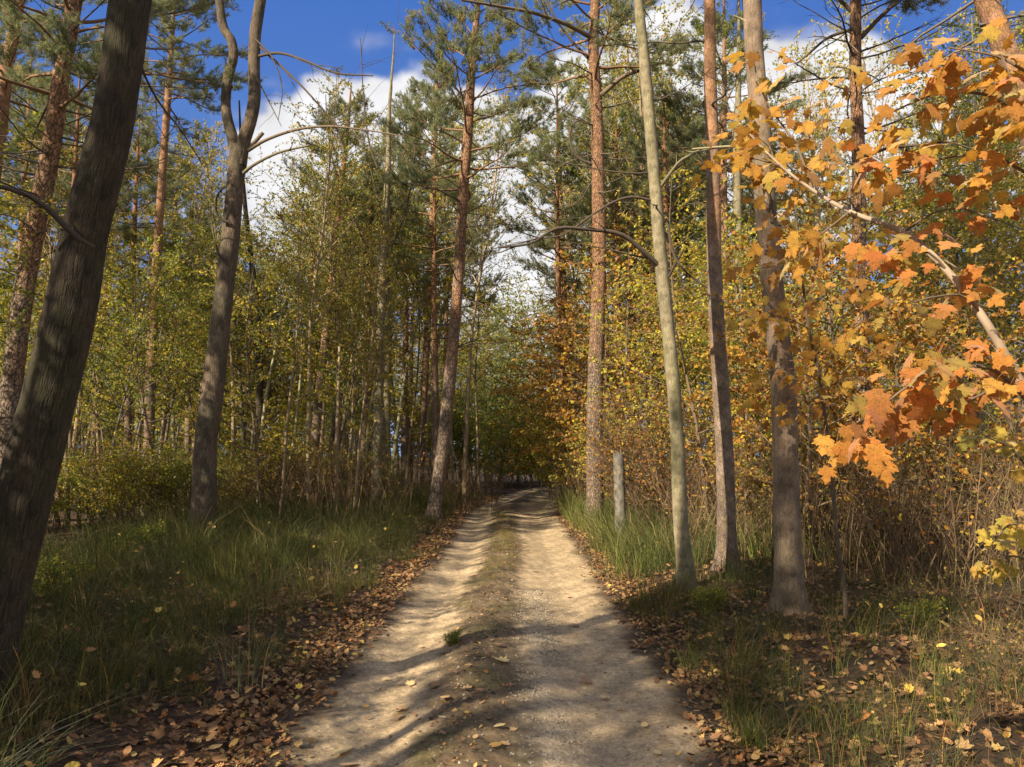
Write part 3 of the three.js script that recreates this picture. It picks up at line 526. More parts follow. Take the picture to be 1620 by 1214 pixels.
limb(T.bigPine, [[940, 62], [900, 40], [850, 22], [790, 10], [730, 0]], 8, 3, lit, 59, 5, 16.5, 15); limb(T.bigPine, [[938, 100], [905, 65], [880, 30], [860, -10]], 5, 2, twig, 60, 4); limb(T.bigPine, [[952, 150], [985, 122], [1010, 112]], 8, 5, lit, 61, 2, 16.4, 15.6);
limb(T.bigPine, [[946, 262], [915, 250], [902, 225], [905, 200], [918, 185]], 5, 2, twig, 62, 3);
limb(T.darkPine, [[1362, 60], [1385, 35], [1420, 0], [1450, -40]], 8, 5, twig, 63, 4); limb(T.darkPine, [[1352, 45], [1310, 60], [1280, 85], [1262, 100]], 6, 2, twig, 64, 4); limb(T.darkPine, [[1350, 20], [1325, -5], [1300, -40]], 7, 4, twig, 65, 3);
limb(T.darkPine, [[1366, 250], [1400, 236], [1450, 230], [1500, 225], [1550, 240]], 6, 2, twig, 66, 4, 12, 11.5); limb(T.darkPine, [[1368, 300], [1400, 278], [1440, 272], [1500, 278], [1530, 300]], 6, 2, twig, 67, 4, 12, 11.6);
limb(T.pale, [[1222, 352], [1218, 310], [1206, 290]], 7, 3, [0.08, 0.06, 0.045], 68, 1, 7.1, 7.0); limb(T.pale, [[1196, 232], [1150, 232], [1095, 236]], 5, 3, [0.30, 0.26, 0.16], 69, 1, 7.1, 7.3);
// crowns
crownOn(T.leftPine, 'crownA', 7.4, 1.0, 0.4); crownOn(T.edgePine, 'crownC', 9.0, 0.9, 1.7); crownOn(T.thinPine, 'crownB', 10.2, 0.8, 2.2); crownOn(T.leanPine, 'crownB', 7.3, 0.75, 0.7); crownOn(T.litPine, 'crownB', 9.8, 0.9, 3.1);
crownOn(T.roadPine, 'crownA', 7.6, 0.85, 4.2); crownOn(T.farPine, 'crownB', 11.5, 0.9, 1.2); crownOn(T.bigPine, 'crownC', 9.6, 0.95, 5.0); crownOn(T.behindPine, 'crownA', 9.5, 0.9, 0.3); crownOn(T.copperPine, 'crownA', 9.5, 0.9, 2.8); crownOn(T.darkPine, 'crownB', 9.2, 1.0, 0.9); crownOn(T.cornerTrunk, 'crownB', 8, 1, 2); crownOn(T.backA, 'crownB', 8.6, 0.8, 1.0);
function leafCrown(h, kind, y, s, turn) { let k = h.ln.findIndex((p) => p.y >= y); if (k < 0) k = h.ln.length - 1; for (const [nm, geo, m] of [['limbs', K[kind].wood, M.wood], ['crown', K[kind].leaves, M.leaf]]) { const o = mesh(nm, geo, m, h.t); o.position.copy(h.ln[k]); o.rotation.y = turn; o.scale.setScalar(s); } }
leafCrown(T.leaning, 'oakB', 9.5, 0.35, 1); leafCrown(T.olive, 'oakA', 10.0, 0.45, 2); leafCrown(T.pale, 'oakA', 9.5, 0.5, 3); leafCrown(T.backB, 'saplingB', 8.0, 0.5, 1); leafCrown(T.twinTree, 'saplingC', 6, 0.4, 2);

// the broken grey stump by the road
{
  const base = at(984, 878, 12.2), y = H(base.x, base.z); base.y = y;
  const t = thing('dead_stump', base, 'short broken grey trunk standing between the sunlit pine and the olive trunk', 'stump'), b = new B(), pts = [], rad = [], r = rng(5);
  for (let k = 0; k <= 20; k++) { pts.push(V(-0.012 * k / 20 * 3, -0.12 + k / 20 * 1.62, 0)); rad.push(0.092 - 0.006 * k / 20); }
  tube(b, pts, rad, 20, (p) => { const g = n3(p.x * 14, p.y * 6, p.z * 14 + base.x), k = 0.85 + 0.3 * g; return g > 0.55 ? [0.09, 0.08, 0.07] : [0.34 * k, 0.32 * k, 0.27 * k]; }, (p, a) => 1 + 0.35 * Math.exp(-Math.max(0, p.y) / 0.1) + 0.06 * n3(Math.cos(a) * 2, p.y * 3, Math.sin(a) * 2), 0.4);
  const n = b.p.length / 3, ring = 21;                              // splintered rim
  for (let a = 0; a < ring; a++) b.p[(n - ring + a) * 3 + 1] += 0.14 * Math.abs(n2((a % 20) * 0.7, 4)) ;
  mesh('trunk', b, M.smooth, t);
  const c = new B(), m = c.v(V(-0.036, 1.42, 0), UPV, [0.30, 0.22, 0.13]); for (let a = 0; a <= 16; a++) c.v(V(-0.036 + Math.cos(a / 16 * 6.2832) * 0.082, 1.46, Math.sin(a / 16 * 6.2832) * 0.082), UPV, [0.22, 0.16, 0.10]);
  for (let a = 0; a < 16; a++) c.i.push(m, m + 2 + a, m + 1 + a);
  mesh('broken_top', c, M.wood, t);
}

// ------------------------------------------------------------------ pines standing farther back, and behind the camera
const farPineWood = ['crownA', 'crownB', 'crownC'].map((k, i) => {
  const b = new B(), r = rng(300 + i), tr = path(r, V(0, -0.3, 0), V(0, 1, 0), 10.3, 20, 0.012, 0.05);
  tube(b, tr, taper(21, 0.16, 0.09), 9, (p) => barkTint.pine(V(p.x + i * 7, p.y, p.z), 0, p.y), null, 0.5);
  tube(b, [tr[20], tr[20].clone().add(V(0, 3, 0)), tr[20].clone().add(V(0, 5, 0))], [0.09, 0.05, 0.015], 7, [0.45, 0.22, 0.11]);
  return [b.geo(), tr[20]];
});
function farPine(x, z, s, i, turn, label, group) {
  const t = thing('pine_tree', V(x, H(x, z), z), label, 'tree', group), k = ['crownA', 'crownB', 'crownC'][i]; t.scale.setScalar(s); t.rotation.y = turn;
  if (!/viewer/.test(label)) tell(t, ['bushy-crowned tall pine', 'short-crowned tall pine', 'long-crowned tall pine'][i], x / -z * F + 810, -z);
  mesh('trunk', farPineWood[i][0], M.flaky, t);
  for (const [nm, geo, m] of [['limbs', K[k].wood, M.wood], ['crown', K[k].leaves, M.needle]]) { const o = mesh(nm, geo, m, t); o.position.copy(farPineWood[i][1]); o.position.y -= 1.2; }
  return t;
}
{
  const r = rng(77), lab = 'tall pine with a blue-green crown standing back among the trees left of the road', labR = 'tall pine with a blue-green crown standing back among the trees right of the road';
  for (const [px, d, s] of [[-60, 24, 1], [60, 30, 1.05], [150, 26, 0.95], [300, 34, 1.0], [330, 44, 1], [545, 36, 0.98], [610, 30, 0.92], [650, 38, 1], [705, 30, 0.86], [770, 48, 0.8], [20, 20, 0.85], [100, 19, 0.8], [205, 23, 0.8], [260, 29, 0.9], [575, 24, 0.78], [640, 27, 0.85], [690, 22, 0.74], [595, 34, 0.95]]) farPine((px - 810) / F * d, -d, s * (0.94 + 0.12 * r()), Math.floor(r() * 3), r() * 6, lab, 'pines standing back left of the road');
  for (const [px, d, s] of [[905, 36, 0.95], [960, 31, 0.9], [890, 24, 0.85], [985, 22, 0.82], [1065, 20, 0.75], [1100, 25, 0.9], [1010, 36, 1.05], [940, 26, 0.9], [1035, 24, 0.88], [1130, 29, 0.95], [1180, 24, 0.8], [1045, 29, 0.92], [1080, 40, 1], [1215, 31, 0.95], [1300, 27, 0.86], [1440, 30, 0.9], [1520, 22, 0.85], [1600, 25, 0.95], [1680, 20, 0.9]]) farPine((px - 810) / F * d, -d, s * (0.94 + 0.12 * r()), Math.floor(r() * 3), r() * 6, labR, 'pines standing back right of the road');
  const back = 'tall pine of the wood behind and beside the viewer';
  for (const [x, z, s] of [[-4.0, -1.1, 0.57], [-5.2, 0.6, 0.64], [-6.0, 1.3, 0.67], [-6.9, 2.2, 0.68], [-10.8, -6.0, 0.78], [-10.6, -9.8, 0.8], [-12, -4.5, 0.78], [-13, -12.5, 0.85], [2.6, 5, 0.95], [-0.8, 8.5, 1], [6, 6.5, 1], [8.5, -1, 0.95], [9, 3.5, 1]]) farPine(x, z, s * (0.96 + 0.08 * r()), Math.floor(r() * 3), r() * 6, back, 'pines of the wood around the viewer');
}
console.log('trees ready');

// ------------------------------------------------------------------ undergrowth and broadleaf trees
{
  const r = rng(909);
  const put = (name, kinds, list, label, category, group) => { for (const [px, d, s] of list) { const x = (px - 810) / F * d + (r() - 0.5) * 0.3, z = -d; plant(name, kinds[Math.floor(r() * kinds.length)], x, z, (s ?? 1) * (0.85 + 0.3 * r()), r() * 6.28, label, category, group, 0.05 * (r() - 0.5)); } };
  const row = (x0, x1, n, d0, d1, s) => Array.from({ length: n }, (_, k) => [lerp(x0, x1, (k + r()) / n), lerp(d0, d1, r()), s]);
  put('young_tree', ['saplingA', 'saplingB', 'saplingC'], [...row(-130, 660, 29, 19, 30, 0.95), ...row(-120, 300, 8, 14.5, 19, 0.75), ...row(390, 580, 4, 17, 19, 0.7)], 'young broadleaf with green and yellow leaves in the wood left of the road', 'tree', 'young trees left of the road');
  put('pole_tree', ['poleA', 'poleB'], [...row(100, 780, 22, 20, 34, 0.85), ...row(360, 600, 7, 18, 22, 0.75), [570, 25, 1.08], [625, 24, 1.08], [660, 27, 1.12], [700, 26, 1.1], [720, 31, 1.1]], 'slender pole-like trunk among the trees left of the road', 'tree', 'slender pole trees left of the road');
  put('background_tree', ['oakA', 'saplingB', 'saplingC', 'oakB'], [...row(-250, 780, 30, 32, 48, 0.95), ...row(-300, 800, 22, 50, 75, 1.3)], 'leafy tree far back in the wood left of the road', 'tree', 'far trees left of the road');
  put('pole_tree', ['poleA', 'poleB', 'poleA'], [[905, 26, 1.1], [965, 24, 1.12], [1000, 26, 1.15], [1045, 22, 1.05], [1090, 25, 1.15], [1120, 22, 1.05], [1260, 23, 1.0], [1300, 20, 0.92], [1420, 18, 0.85], [1470, 21, 1.0], [1530, 17, 0.9], [1590, 19, 1.0]], 'slender pole-like tree standing back right of the road', 'tree', 'slender pole trees right of the road');
  put('background_tree', ['oakA', 'oakB', 'saplingA', 'amberA'], [...row(900, 1850, 24, 28, 44, 0.95), ...row(860, 1900, 16, 46, 66, 1.3)], 'leafy tree far back in the wood right of the road', 'tree', 'far trees right of the road');
  put('roadside_tree', ['oakA', 'saplingB'], [[745, 41, 0.95], [790, 44, 0.9], [825, 43, 0.85], [872, 40, 0.9], [905, 36, 0.8], [775, 54, 1.15], [820, 52, 1.0], [850, 56, 1.1], [720, 46, 1.1], [740, 60, 1.3], [880, 62, 1.3], [800, 66, 1.25]], 'green tree closing the view beyond the road bend', 'tree', 'green trees beyond the bend');
  put('rusty_tree', ['rust'], [[520, 31, 1.05], [565, 34, 0.95]], 'rust-brown tree showing above the undergrowth below the cloud', 'tree', 'rusty trees below the cloud');
  put('green_tree', ['oakA'], [[400, 24, 0.72], [440, 27, 0.72]], 'dense green tree right behind the forked trunk', 'tree', 'green trees behind the forked trunk');
  put('amber_tree', ['amberA', 'amberB'], [[900, 24, 0.95], [930, 21, 0.85], [965, 20, 0.95], [1000, 18, 0.9], [868, 27, 0.8]], 'amber-leaved young tree behind the sunlit pine', 'tree', 'amber trees behind the sunlit pine');
  put('green_sapling', ['saplingB', 'saplingA'], [[1085, 14, 0.7], [1115, 13, 0.68], [1165, 12.5, 0.65], [1140, 15, 0.8], [1050, 19, 0.85], [1030, 23, 0.9], [1100, 17, 0.8], [1130, 19, 0.75], [1180, 17, 0.75], [1210, 21, 0.9], [1280, 17, 0.8], [1330, 19, 0.9]], 'green-leaved young tree behind the copper pine and the thick grey trunk', 'tree', 'green saplings right of the road');
  put('amber_sapling', ['amberB', 'amberA'], [[1250, 11.5, 0.65], [1295, 10.5, 0.7], [1330, 12, 0.8], [1410, 11, 0.75], [1480, 12.5, 0.8]], 'amber-leaved sapling behind the thick grey trunk', 'tree', 'amber saplings behind the grey trunk');
  put('yellow_tree', ['oakB', 'saplingA'], [[1440, 17, 0.72], [1500, 19, 0.75], [1560, 16, 0.7], [1620, 18, 0.95], [1600, 14, 0.75], [1700, 15, 0.85], [1400, 22, 0.85], [1660, 23, 1.2], [1540, 25, 1.1]], 'yellow-leaved tree behind the hanging maple leaves', 'tree', 'yellow trees right of the road');
  put('thicket', ['thicketA', 'thicketB'], [...row(1100, 1700, 21, 10.5, 15, 0.85), ...row(1300, 1750, 8, 8.4, 10.5, 0.75), ...row(1015, 1100, 5, 12.6, 17, 0.75), ...row(905, 985, 3, 18.5, 22, 0.8)], 'thicket of thin brown canes right of the road', 'shrub', 'cane thickets right of the road');
  put('thicket', ['thicketB', 'thicketA'], [...row(-60, 640, 20, 15, 21, 0.85), ...row(640, 770, 4, 20, 28, 0.8)], 'thicket of thin brown canes left of the road', 'shrub', 'cane thickets left of the road');
  put('rusty_bush', ['bushRust'], [[1035, 12.9, 0.85], [1062, 13.2, 0.85], [1005, 13.8, 0.8]], 'reddish-brown bush with dry leaves beside the broken stump', 'shrub', 'rusty bushes by the stump');
  put('yellow_bush', ['bushYellow'], [[985, 17.6, 0.95], [1005, 17, 1.0], [905, 22, 0.9], [925, 20, 0.8], [880, 26, 0.9]], 'bright yellow-green bush beside the sunlit pine', 'shrub', 'yellow bushes by the sunlit pine');
  put('green_bush', ['bushGreen', 'bushYellow'], [...row(-80, 300, 8, 13.5, 17, 0.6), ...row(330, 620, 8, 17, 22, 0.6)], 'low leafy bush in the grass under the left trees', 'shrub', 'bushes under the left trees');
  put('green_bush', ['bushGreen'], [...row(1200, 1700, 9, 11, 15, 0.75), [850, 38, 1.5], [795, 35, 1.5], [822, 37, 1.6], [840, 44, 1.8]], 'low leafy bush among the canes and at the bend', 'shrub', 'bushes among the canes and at the bend');
  put('far_bush', ['bushGreen', 'bushYellow', 'bushGreen'], [...row(-100, 790, 13, 36, 48, 1.8), ...row(880, 1750, 9, 32, 44, 1.6), ...row(60, 780, 9, 42, 52, 2.6), ...row(800, 900, 2, 46, 50, 2.2)], 'green bush far back between the trunks', 'shrub', 'far bushes between the trunks');
  put('low_shrub', ['thicketC'], [[1560, 5.2, 0.36], [1660, 5.6, 0.4], [1480, 7.6, 0.4]], 'low tangle of thin arching stems on the right forest floor', 'shrub', 'low stems on the right floor');
  const back = 'leafy tree of the wood behind and beside the viewer';
  for (const [x, z, k, s] of [[-6.2, -3.6, 'saplingA', 0.6], [-7.4, -5.2, 'amberA', 0.6], [-5.4, -1.6, 'saplingB', 0.5], [-6.8, -0.6, 'oakA', 0.42], [-5.2, 0.8, 'saplingA', 0.45], [-7.8, -7.8, 'oakB', 0.45], [-8.6, -10, 'saplingA', 0.65], [-6.0, 2.4, 'saplingB', 0.6], [-4.6, 2.8, 'amberB', 0.8], [-9.2, -3.2, 'oakB', 0.5], [-4.4, 4.6, 'saplingA', 0.5], [-7.6, 3.0, 'oakA', 0.45], [-9.8, -12.2, 'oakA', 0.5], [-8.5, -1.0, 'saplingA', 1.0], [-9.0, -5.2, 'saplingB', 1.0], [-6.3, -1.4, 'oakA', 0.42], [-5.0, -2.3, 'saplingC', 0.7], [-4.5, -2.9, 'bushGreen', 1.0], [-9.6, -9.4, 'saplingA', 1.0], [-10.6, -8.3, 'saplingB', 1.1], [-9.0, -10.6, 'saplingB', 0.95], [-7.0, -4.4, 'saplingB', 0.62], [-6.3, -6.0, 'saplingA', 0.55], [-7.9, -6.2, 'amberA', 0.65], [-9.2, -8.4, 'saplingB', 0.7], [-4.9, -2.6, 'bushGreen', 1.1], [-5.6, -4.6, 'bushYellow', 1.1], [4.2, 2.6, 'oakA', 0.9], [6.8, 0.6, 'oakB', 0.9], [1.6, 7.6, 'oakA', 0.95], [6.0, -2.6, 'saplingA', 0.9], [4.6, 6.6, 'oakB', 0.9], [7.6, 4, 'oakA', 0.9]])
    plant('nearby_tree', k, x, z, s, r() * 6, back, 'tree', 'leafy trees of the wood around the viewer');
}
console.log('undergrowth ready');

// ------------------------------------------------------------------ grass, herbs, fallen leaves, gravel
function grassTuft(seed, blades, h, w, lean, seg = 3, wide = 0.07) {
  const r = rng(seed), b = new B();
  for (let k = 0; k < blades; k++) {
    const a = r() * 6.28, rr = wide * Math.sqrt(r()), p0 = V(Math.cos(a) * rr, -0.02, Math.sin(a) * rr), L = h * (0.3 + 0.8 * r()), a2 = a + (r() - 0.5) * 2, ln = lean * (0.3 + r()), s = V(-Math.sin(a2), 0, Math.cos(a2)), o = b.p.length / 3, kk = 0.7 + 0.6 * r(), dry = r() < 0.1;
    const c = dry ? [2.4 * kk, 1.5 * kk, 1.2 * kk] : [kk, kk, kk];
    for (let q = 0; q <= seg; q++) {
      const t = q / seg, bend = ln * t * t, p = p0.clone().add(V(Math.cos(a2) * bend * L, L * t * (1 - 0.35 * ln * t), Math.sin(a2) * bend * L)), ww = w * (1 - t) ** 0.7, n = V(Math.cos(a2) * 0.7, 0.35, Math.sin(a2) * 0.7).normalize();
      if (q < seg) { b.v(p.clone().addScaledVector(s, ww), n, c); b.v(p.clone().addScaledVector(s, -ww), n, c); } else b.v(p, n, c);
    }
    for (let q = 0; q < seg - 1; q++) b.i.push(o + q * 2, o + q * 2 + 1, o + q * 2 + 2, o + q * 2 + 1, o + q * 2 + 3, o + q * 2 + 2);
    b.i.push(o + seg * 2 - 2, o + seg * 2 - 1, o + seg * 2);
  }
  return b.geo();
}
function litterLeaf(seed, curl, lobed) {
  const r = rng(seed), out = lobed ? [[0, 0], [0.22, -0.04], [0.36, 0.1], [0.28, 0.22], [0.5, 0.38], [0.3, 0.5], [0.36, 0.72], [0.14, 0.74]] : [[0, 0], [0.17, 0.1], [0.27, 0.3], [0.29, 0.52], [0.2, 0.78]];
  const pts = [...out, [0, 1], ...out.slice(1).reverse().map(([x, y]) => [-x, y])], g = new THREE.ShapeGeometry(new THREE.Shape(pts.map(([x, y]) => new THREE.Vector2(x, y - 0.45)))), p = g.attributes.position, k1 = 0.6 + r(), k2 = r() - 0.5;
  for (let i = 0; i < p.count; i++) { const x = p.getX(i), y = p.getY(i); p.setXYZ(i, x * (1 - 0.3 * curl * x * x), y, curl * (k1 * x * x * 1.3 + 0.7 * k2 * x + 0.5 * y * y + 0.5 * k2 * x * y * 2)); }
  g.rotateX(-Math.PI / 2); g.computeVertexNormals(); g.deleteAttribute('uv');
  return g;
}
const LITTER = [[0.30, 0.17, 0.08, 5], [0.22, 0.12, 0.06, 5], [0.38, 0.24, 0.11, 4], [0.16, 0.09, 0.05, 4], [0.46, 0.31, 0.11, 1.6], [0.5, 0.36, 0.08, 0.6], [0.36, 0.15, 0.05, 1.4]];
M.litter = new THREE.MeshPhysicalMaterial({ name: 'dry_leaf', vertexColors: true, roughness: 1, transmission: 0.15, thickness: 0, specularIntensity: 0.4, side: THREE.DoubleSide });
M.pebble = mat({ name: 'pebble', roughness: 0.9, vertexColors: true });
const litterGeo = [litterLeaf(1, 0.5), litterLeaf(2, 0.9), litterLeaf(3, 0.3, true), litterLeaf(4, 0.8, true), litterLeaf(5, 1.2)];
const mx = (x, y, z, s, ry, rx = 0, rz = 0, sy = s) => new THREE.Matrix4().compose(V(x, y, z), new THREE.Quaternion().setFromEuler(new THREE.Euler(rx, ry, rz, 'YXZ')), V(s, sy, s));
{
  const r = rng(4242), near = [[], [], []], far = [[], []], lit5 = [[], [], [], [], []], flr = [[], [], [], [], []];
  const green = (x, z) => { const k = 0.7 + 0.6 * r(), d = Math.min(1, Math.max(0, r() * 0.7 + 0.3 * n2(x * 0.7, z * 0.7))); return r() < 0.14 ? [0.30 * k, 0.235 * k, 0.10 * k] : [lerp(0.07, 0.19, d) * k, lerp(0.105, 0.19, d) * k, lerp(0.025, 0.036, d) * k]; };
  const grass = (u, z, s) => { const x = u + roadC(z), m = mx(x, H(x, z), z, s * (0.55 + 0.8 * r()), r() * 6.28, (r() - 0.5) * 0.3, (r() - 0.5) * 0.3); if (z > -8.5) near[Math.floor(r() * 3)].push([m, green(x, z)]); else far[Math.floor(r() * 2)].push([m, green(x, z)]); };
  for (let i = 0; i < 10500; i++) {                                 // left verge
    const z = -1.5 - 26 * r() ** 1.5, w = 1.6 + 5.4 * r() ** 1.2 + 0.3 * n2(z * 0.8, 50), x = -w + roadC(z), d = n2(x * 0.7, z * 0.7 + 20) + 0.4 * n2(x * 2, z * 2);
    if (d < -0.45 && r() < 0.8) continue;
    if (z > -4.8 && w < 2.1) continue;
    grass(-w, z, (sstep(1.4, 2.6, w) * 0.55 + 0.4) * (0.8 + 0.45 * n2(x * 0.9 + 60, z * 0.9)));
  }
  for (let i = 0; i < 5200; i++) {                                  // right verge and forest floor
    const z = -1.8 - 26 * r() ** 1.3, w = 1.42 + 0.25 * n2(z * 0.7, 80) + 4.2 * r() ** 1.9, x = w + roadC(z), d = n2(x * 0.6 + 7, z * 0.6 + 90) + 0.3 * n2(x * 2, z * 2);
    if (d < 0.05 && r() < 0.78) continue;
    grass(w, z, z < -10 ? 1.15 : 0.7);
  }
  for (let i = 0; i < 700; i++) { const z = -9.5 - 11 * r(), u = -0.2 + (r() - 0.5) * 0.4, x = u + roadC(z); if (n2(x * 1.5, z * 0.6 + 7) > -0.1) far[0].push([mx(x, H(x, z), z, 0.14 + 0.14 * r(), r() * 6.28), [0.2, 0.18, 0.06]]); }
  baked('grass', grassTuft(1, 15, 0.6, 0.0026, 0.75), M.grass, near[0], 'upright green grass blades on the near verges', 'grass');
  baked('grass', grassTuft(2, 12, 0.85, 0.0021, 1.1, 4, 0.1), M.grass, near[1], 'long fine bending grass blades on the near verges', 'grass');
  baked('grass', grassTuft(3, 18, 0.4, 0.003, 1.4, 3, 0.12), M.grass, near[2], 'short spreading grass on the near verges', 'grass');
  baked('grass', grassTuft(4, 14, 0.6, 0.0036, 0.8, 2, 0.13), M.grass, far[0], 'green grass on the verges farther along the road', 'grass');
  baked('grass', grassTuft(5, 12, 0.78, 0.0034, 1.1, 2, 0.14), M.grass, far[1], 'taller bending grass on the verges farther along the road', 'grass');
  const drop = (into, x, z, s, lift) => { into[Math.floor(r() * 5)].push([mx(x, H(x, z) + lift, z, s, r() * 6.28, (r() - 0.5) * 1.3, (r() - 0.5) * 1.3), pick(r, LITTER)]); };
  for (let i = 0; i < 21000; i++) {                                 // drifts along both edges
    const z = -1.5 - 27 * r() ** 1.7, left = r() < 0.5, g = (r() + r() + r()) / 3, u = left ? -1.04 - 0.72 * g - 0.12 * n2(z, 5) : 0.9 + 0.85 * g + 0.12 * n2(z, 15);
    drop(lit5, u + roadC(z), z, 0.018 + 0.048 * r() ** 1.8, 0.006 + 0.035 * r() * sstep(0, 0.25, g));
  }
  for (let i = 0; i < 1500; i++) { const z = -2.6 - 16 * r() ** 1.4, u = -0.2 + (r() + r() - 1) * 0.34; drop(lit5, u + roadC(z), z, 0.012 + 0.028 * r() ** 2, 0.008); }
  for (let i = 0; i < 700; i++) { const z = -2.6 - 14 * r() ** 1.4, u = -1.1 + 2.1 * r(); drop(lit5, u + roadC(z), z, 0.008 + 0.02 * r() ** 2, 0.006); }
  for (let i = 0; i < 380; i++) { const z = -2 - 14 * r() ** 1.3, u = (r() < 0.7 ? -1 : 1) * (1.7 + 4.5 * r()), x = u + roadC(z); flr[Math.floor(r() * 5)].push([mx(x, H(x, z) + 0.05 + 0.3 * r(), z, 0.035 + 0.035 * r(), r() * 6.28, (r() - 0.5) * 2, (r() - 0.5) * 2), pick(r, [[0.55, 0.40, 0.09, 3], [0.5, 0.30, 0.07, 2], [0.36, 0.2, 0.08, 2]])]); }
  for (let i = 0; i < 24000; i++) {                                 // the floor of the wood
    const z = -1 - 22 * r() ** 1.5, s = r() < 0.45 ? -1 : 1, u = s * (1.5 + 8 * r() ** 1.4);
    if (i % 3 === 0) { const zz = -1.5 - 7 * r(), uu = s * (1.45 + 3.2 * r()); drop(flr, uu + roadC(zz), zz, 0.022 + 0.04 * r(), 0.003 + 0.012 * r()); }
    drop(flr, u + roadC(z), z, 0.028 + 0.055 * r() ** 1.4, 0.004 + 0.03 * r());
  }
  litterGeo.forEach((g, k) => { baked('leaf_drift', g, M.litter, lit5[k], 'brown fallen leaves drifted along both edges of the road', 'leaves'); baked('leaf_litter', g, M.litter, flr[k], 'brown fallen leaves strewn over the forest floor', 'leaves'); });
  for (let k = 0; k < 5; k++) for (const o of scene.children.filter((c) => /leaf_drift|leaf_litter/.test(c.name))) o.userData.group = /drift/.test(o.name) ? 'leaf drifts along the road' : 'leaf litter on the forest floor';
  const pg = new THREE.IcosahedronGeometry(1, 0), pp = pg.attributes.position; for (let i = 0; i < pp.count; i++) { const v = V(pp.getX(i), pp.getY(i), pp.getZ(i)), k = 1 + 0.28 * n3(v.x * 1.3, v.y * 1.3, v.z * 1.3); pp.setXYZ(i, v.x * k, v.y * k * 0.65, v.z * k); } pg.computeVertexNormals();
  const st = [];
  for (let i = 0; i < 5200; i++) {
    const z = -2.4 - 6.5 * r() ** 1.4, on = r(), u = on < 0.7 ? 0.26 + (r() + r() - 1) * 0.24 : on < 0.85 ? -0.5 + 1.0 * r() : -1.2 + 2.2 * r(), x = u + roadC(z), s = 0.003 + 0.008 * r() ** 2.2, k = 0.7 + 0.6 * r();
    st.push([mx(x, H(x, z) + 0.004 + 0.03 * gauss(u - 0.26, 0.16), z, s, r() * 6.28, r(), r()), [0.32 * k, 0.28 * k, 0.22 * k]]);
  }
  baked('gravel', pg, M.pebble, st, 'small pale stones along the gravelly ridge of the road', 'gravel');
}
// leaves lying singly on the road
{
  const r = rng(818), big = litterLeaf(40, 0.45), bigL = litterLeaf(41, 0.5, true), curled = litterLeaf(42, 1.1);
  const single = (px, py, w, c, g, label, group) => {
    const q = ray(px, py), k = -EYE / q.y, x = q.x * k, z = q.z * k, s = w * (k * Math.hypot(1, q.y)) / F * 1.25, m = new THREE.MeshPhysicalMaterial({ name: 'fallen_leaf', color: new THREE.Color().setRGB(...c), roughness: 1, transmission: 0.15, thickness: 0, side: THREE.DoubleSide });
    const o = mesh('fallen_leaf', g, m); o.position.set(x, H(x, z) + 0.018, z); o.scale.setScalar(s); o.rotation.set((r() - 0.5) * 0.3, r() * 6.28, (r() - 0.5) * 0.3, 'YXZ');
    return tag(o, label, 'leaf', group);
  };
  const straw = [0.62, 0.47, 0.22], tan = [0.56, 0.36, 0.17], ochre = [0.56, 0.32, 0.09], russet = [0.34, 0.16, 0.075];
  single(542, 1182, 30, straw, big, 'pale straw-coloured leaf on the left track by the bottom edge');
  single(550, 1202, 24, tan, big, 'tan leaf just below the pale straw-coloured leaf');
  single(792, 1058, 20, straw, bigL, 'bright tan leaf below the tree shadow on the centre strip');
  single(741, 1074, 12, ochre, curled, 'small ochre leaf on the edge of the tree shadow');
  single(864, 1057, 16, tan, bigL, 'brown leaf on the gravel ridge right of the bright tan leaf');
  single(927, 1074, 22, russet, curled, 'curled russet leaf alone on the right track');
  single(704, 1125, 22, ochre, curled, 'long curled ochre leaf in the middle of the road');
  single(784, 1198, 18, ochre, big, 'ochre leaf at the bottom of the centre strip');
  single(632, 1120, 20, tan, bigL, 'jagged tan leaf on the left track'); single(630, 1134, 20, ochre, curled, 'ochre curled leaf just below the jagged tan leaf');
  single(578, 1112, 11, ochre, curled, 'small round ochre leaf high on the left track');
  const small = [[660, 1168], [690, 1096], [737, 1110], [760, 1112], [805, 1098], [778, 1030], [790, 1036], [735, 1128], [655, 1138], [582, 1128], [665, 1018], [834, 985], [838, 990], [868, 966], [880, 1010], [958, 1098], [985, 1098], [950, 1045], [790, 1166], [752, 1190], [800, 1192], [840, 1205], [856, 1186], [870, 1192], [592, 1203], [700, 1157], [680, 1150], [648, 1078], [720, 1080], [765, 1060], [812, 1166], [982, 1118], [1020, 1150], [1060, 1176], [1040, 1190], [910, 985], [900, 940], [845, 905], [700, 1180], [610, 1070]];
  const spots = [[], [], []];
  for (const [px, py] of small) { const c = Math.floor(r() * 5), o = single(px, py, 7 + 9 * r(), [straw, tan, ochre, russet, russet][c], [big, bigL, curled][Math.floor(r() * 3)], '', 'small single leaves on the road'); spots[o.position.x < -0.5 ? 0 : o.position.x < 0.15 ? 1 : 2].push([py, o, ['straw-coloured', 'tan', 'ochre', 'russet', 'russet'][c]]); }
  const NTH = ['lowest', 'second lowest', 'third lowest', 'fourth lowest', 'fifth lowest', 'sixth lowest', 'seventh lowest', 'eighth lowest', 'ninth lowest', 'tenth lowest', 'eleventh lowest', 'twelfth lowest', 'thirteenth lowest', 'fourteenth lowest', 'fifteenth lowest', 'sixteenth lowest', 'seventeenth lowest', 'eighteenth lowest', 'nineteenth lowest', 'twentieth lowest', 'twenty-first lowest', 'twenty-second lowest', 'twenty-third lowest', 'twenty-fourth lowest'];
  spots.forEach((list, k) => list.sort((a, b) => b[0] - a[0]).forEach(([, o, c], n) => { o.userData.label = `small ${c} leaf, ${NTH[n]} of the small leaves on the ${['left track', 'centre strip', 'right track'][k]}`; }));
}
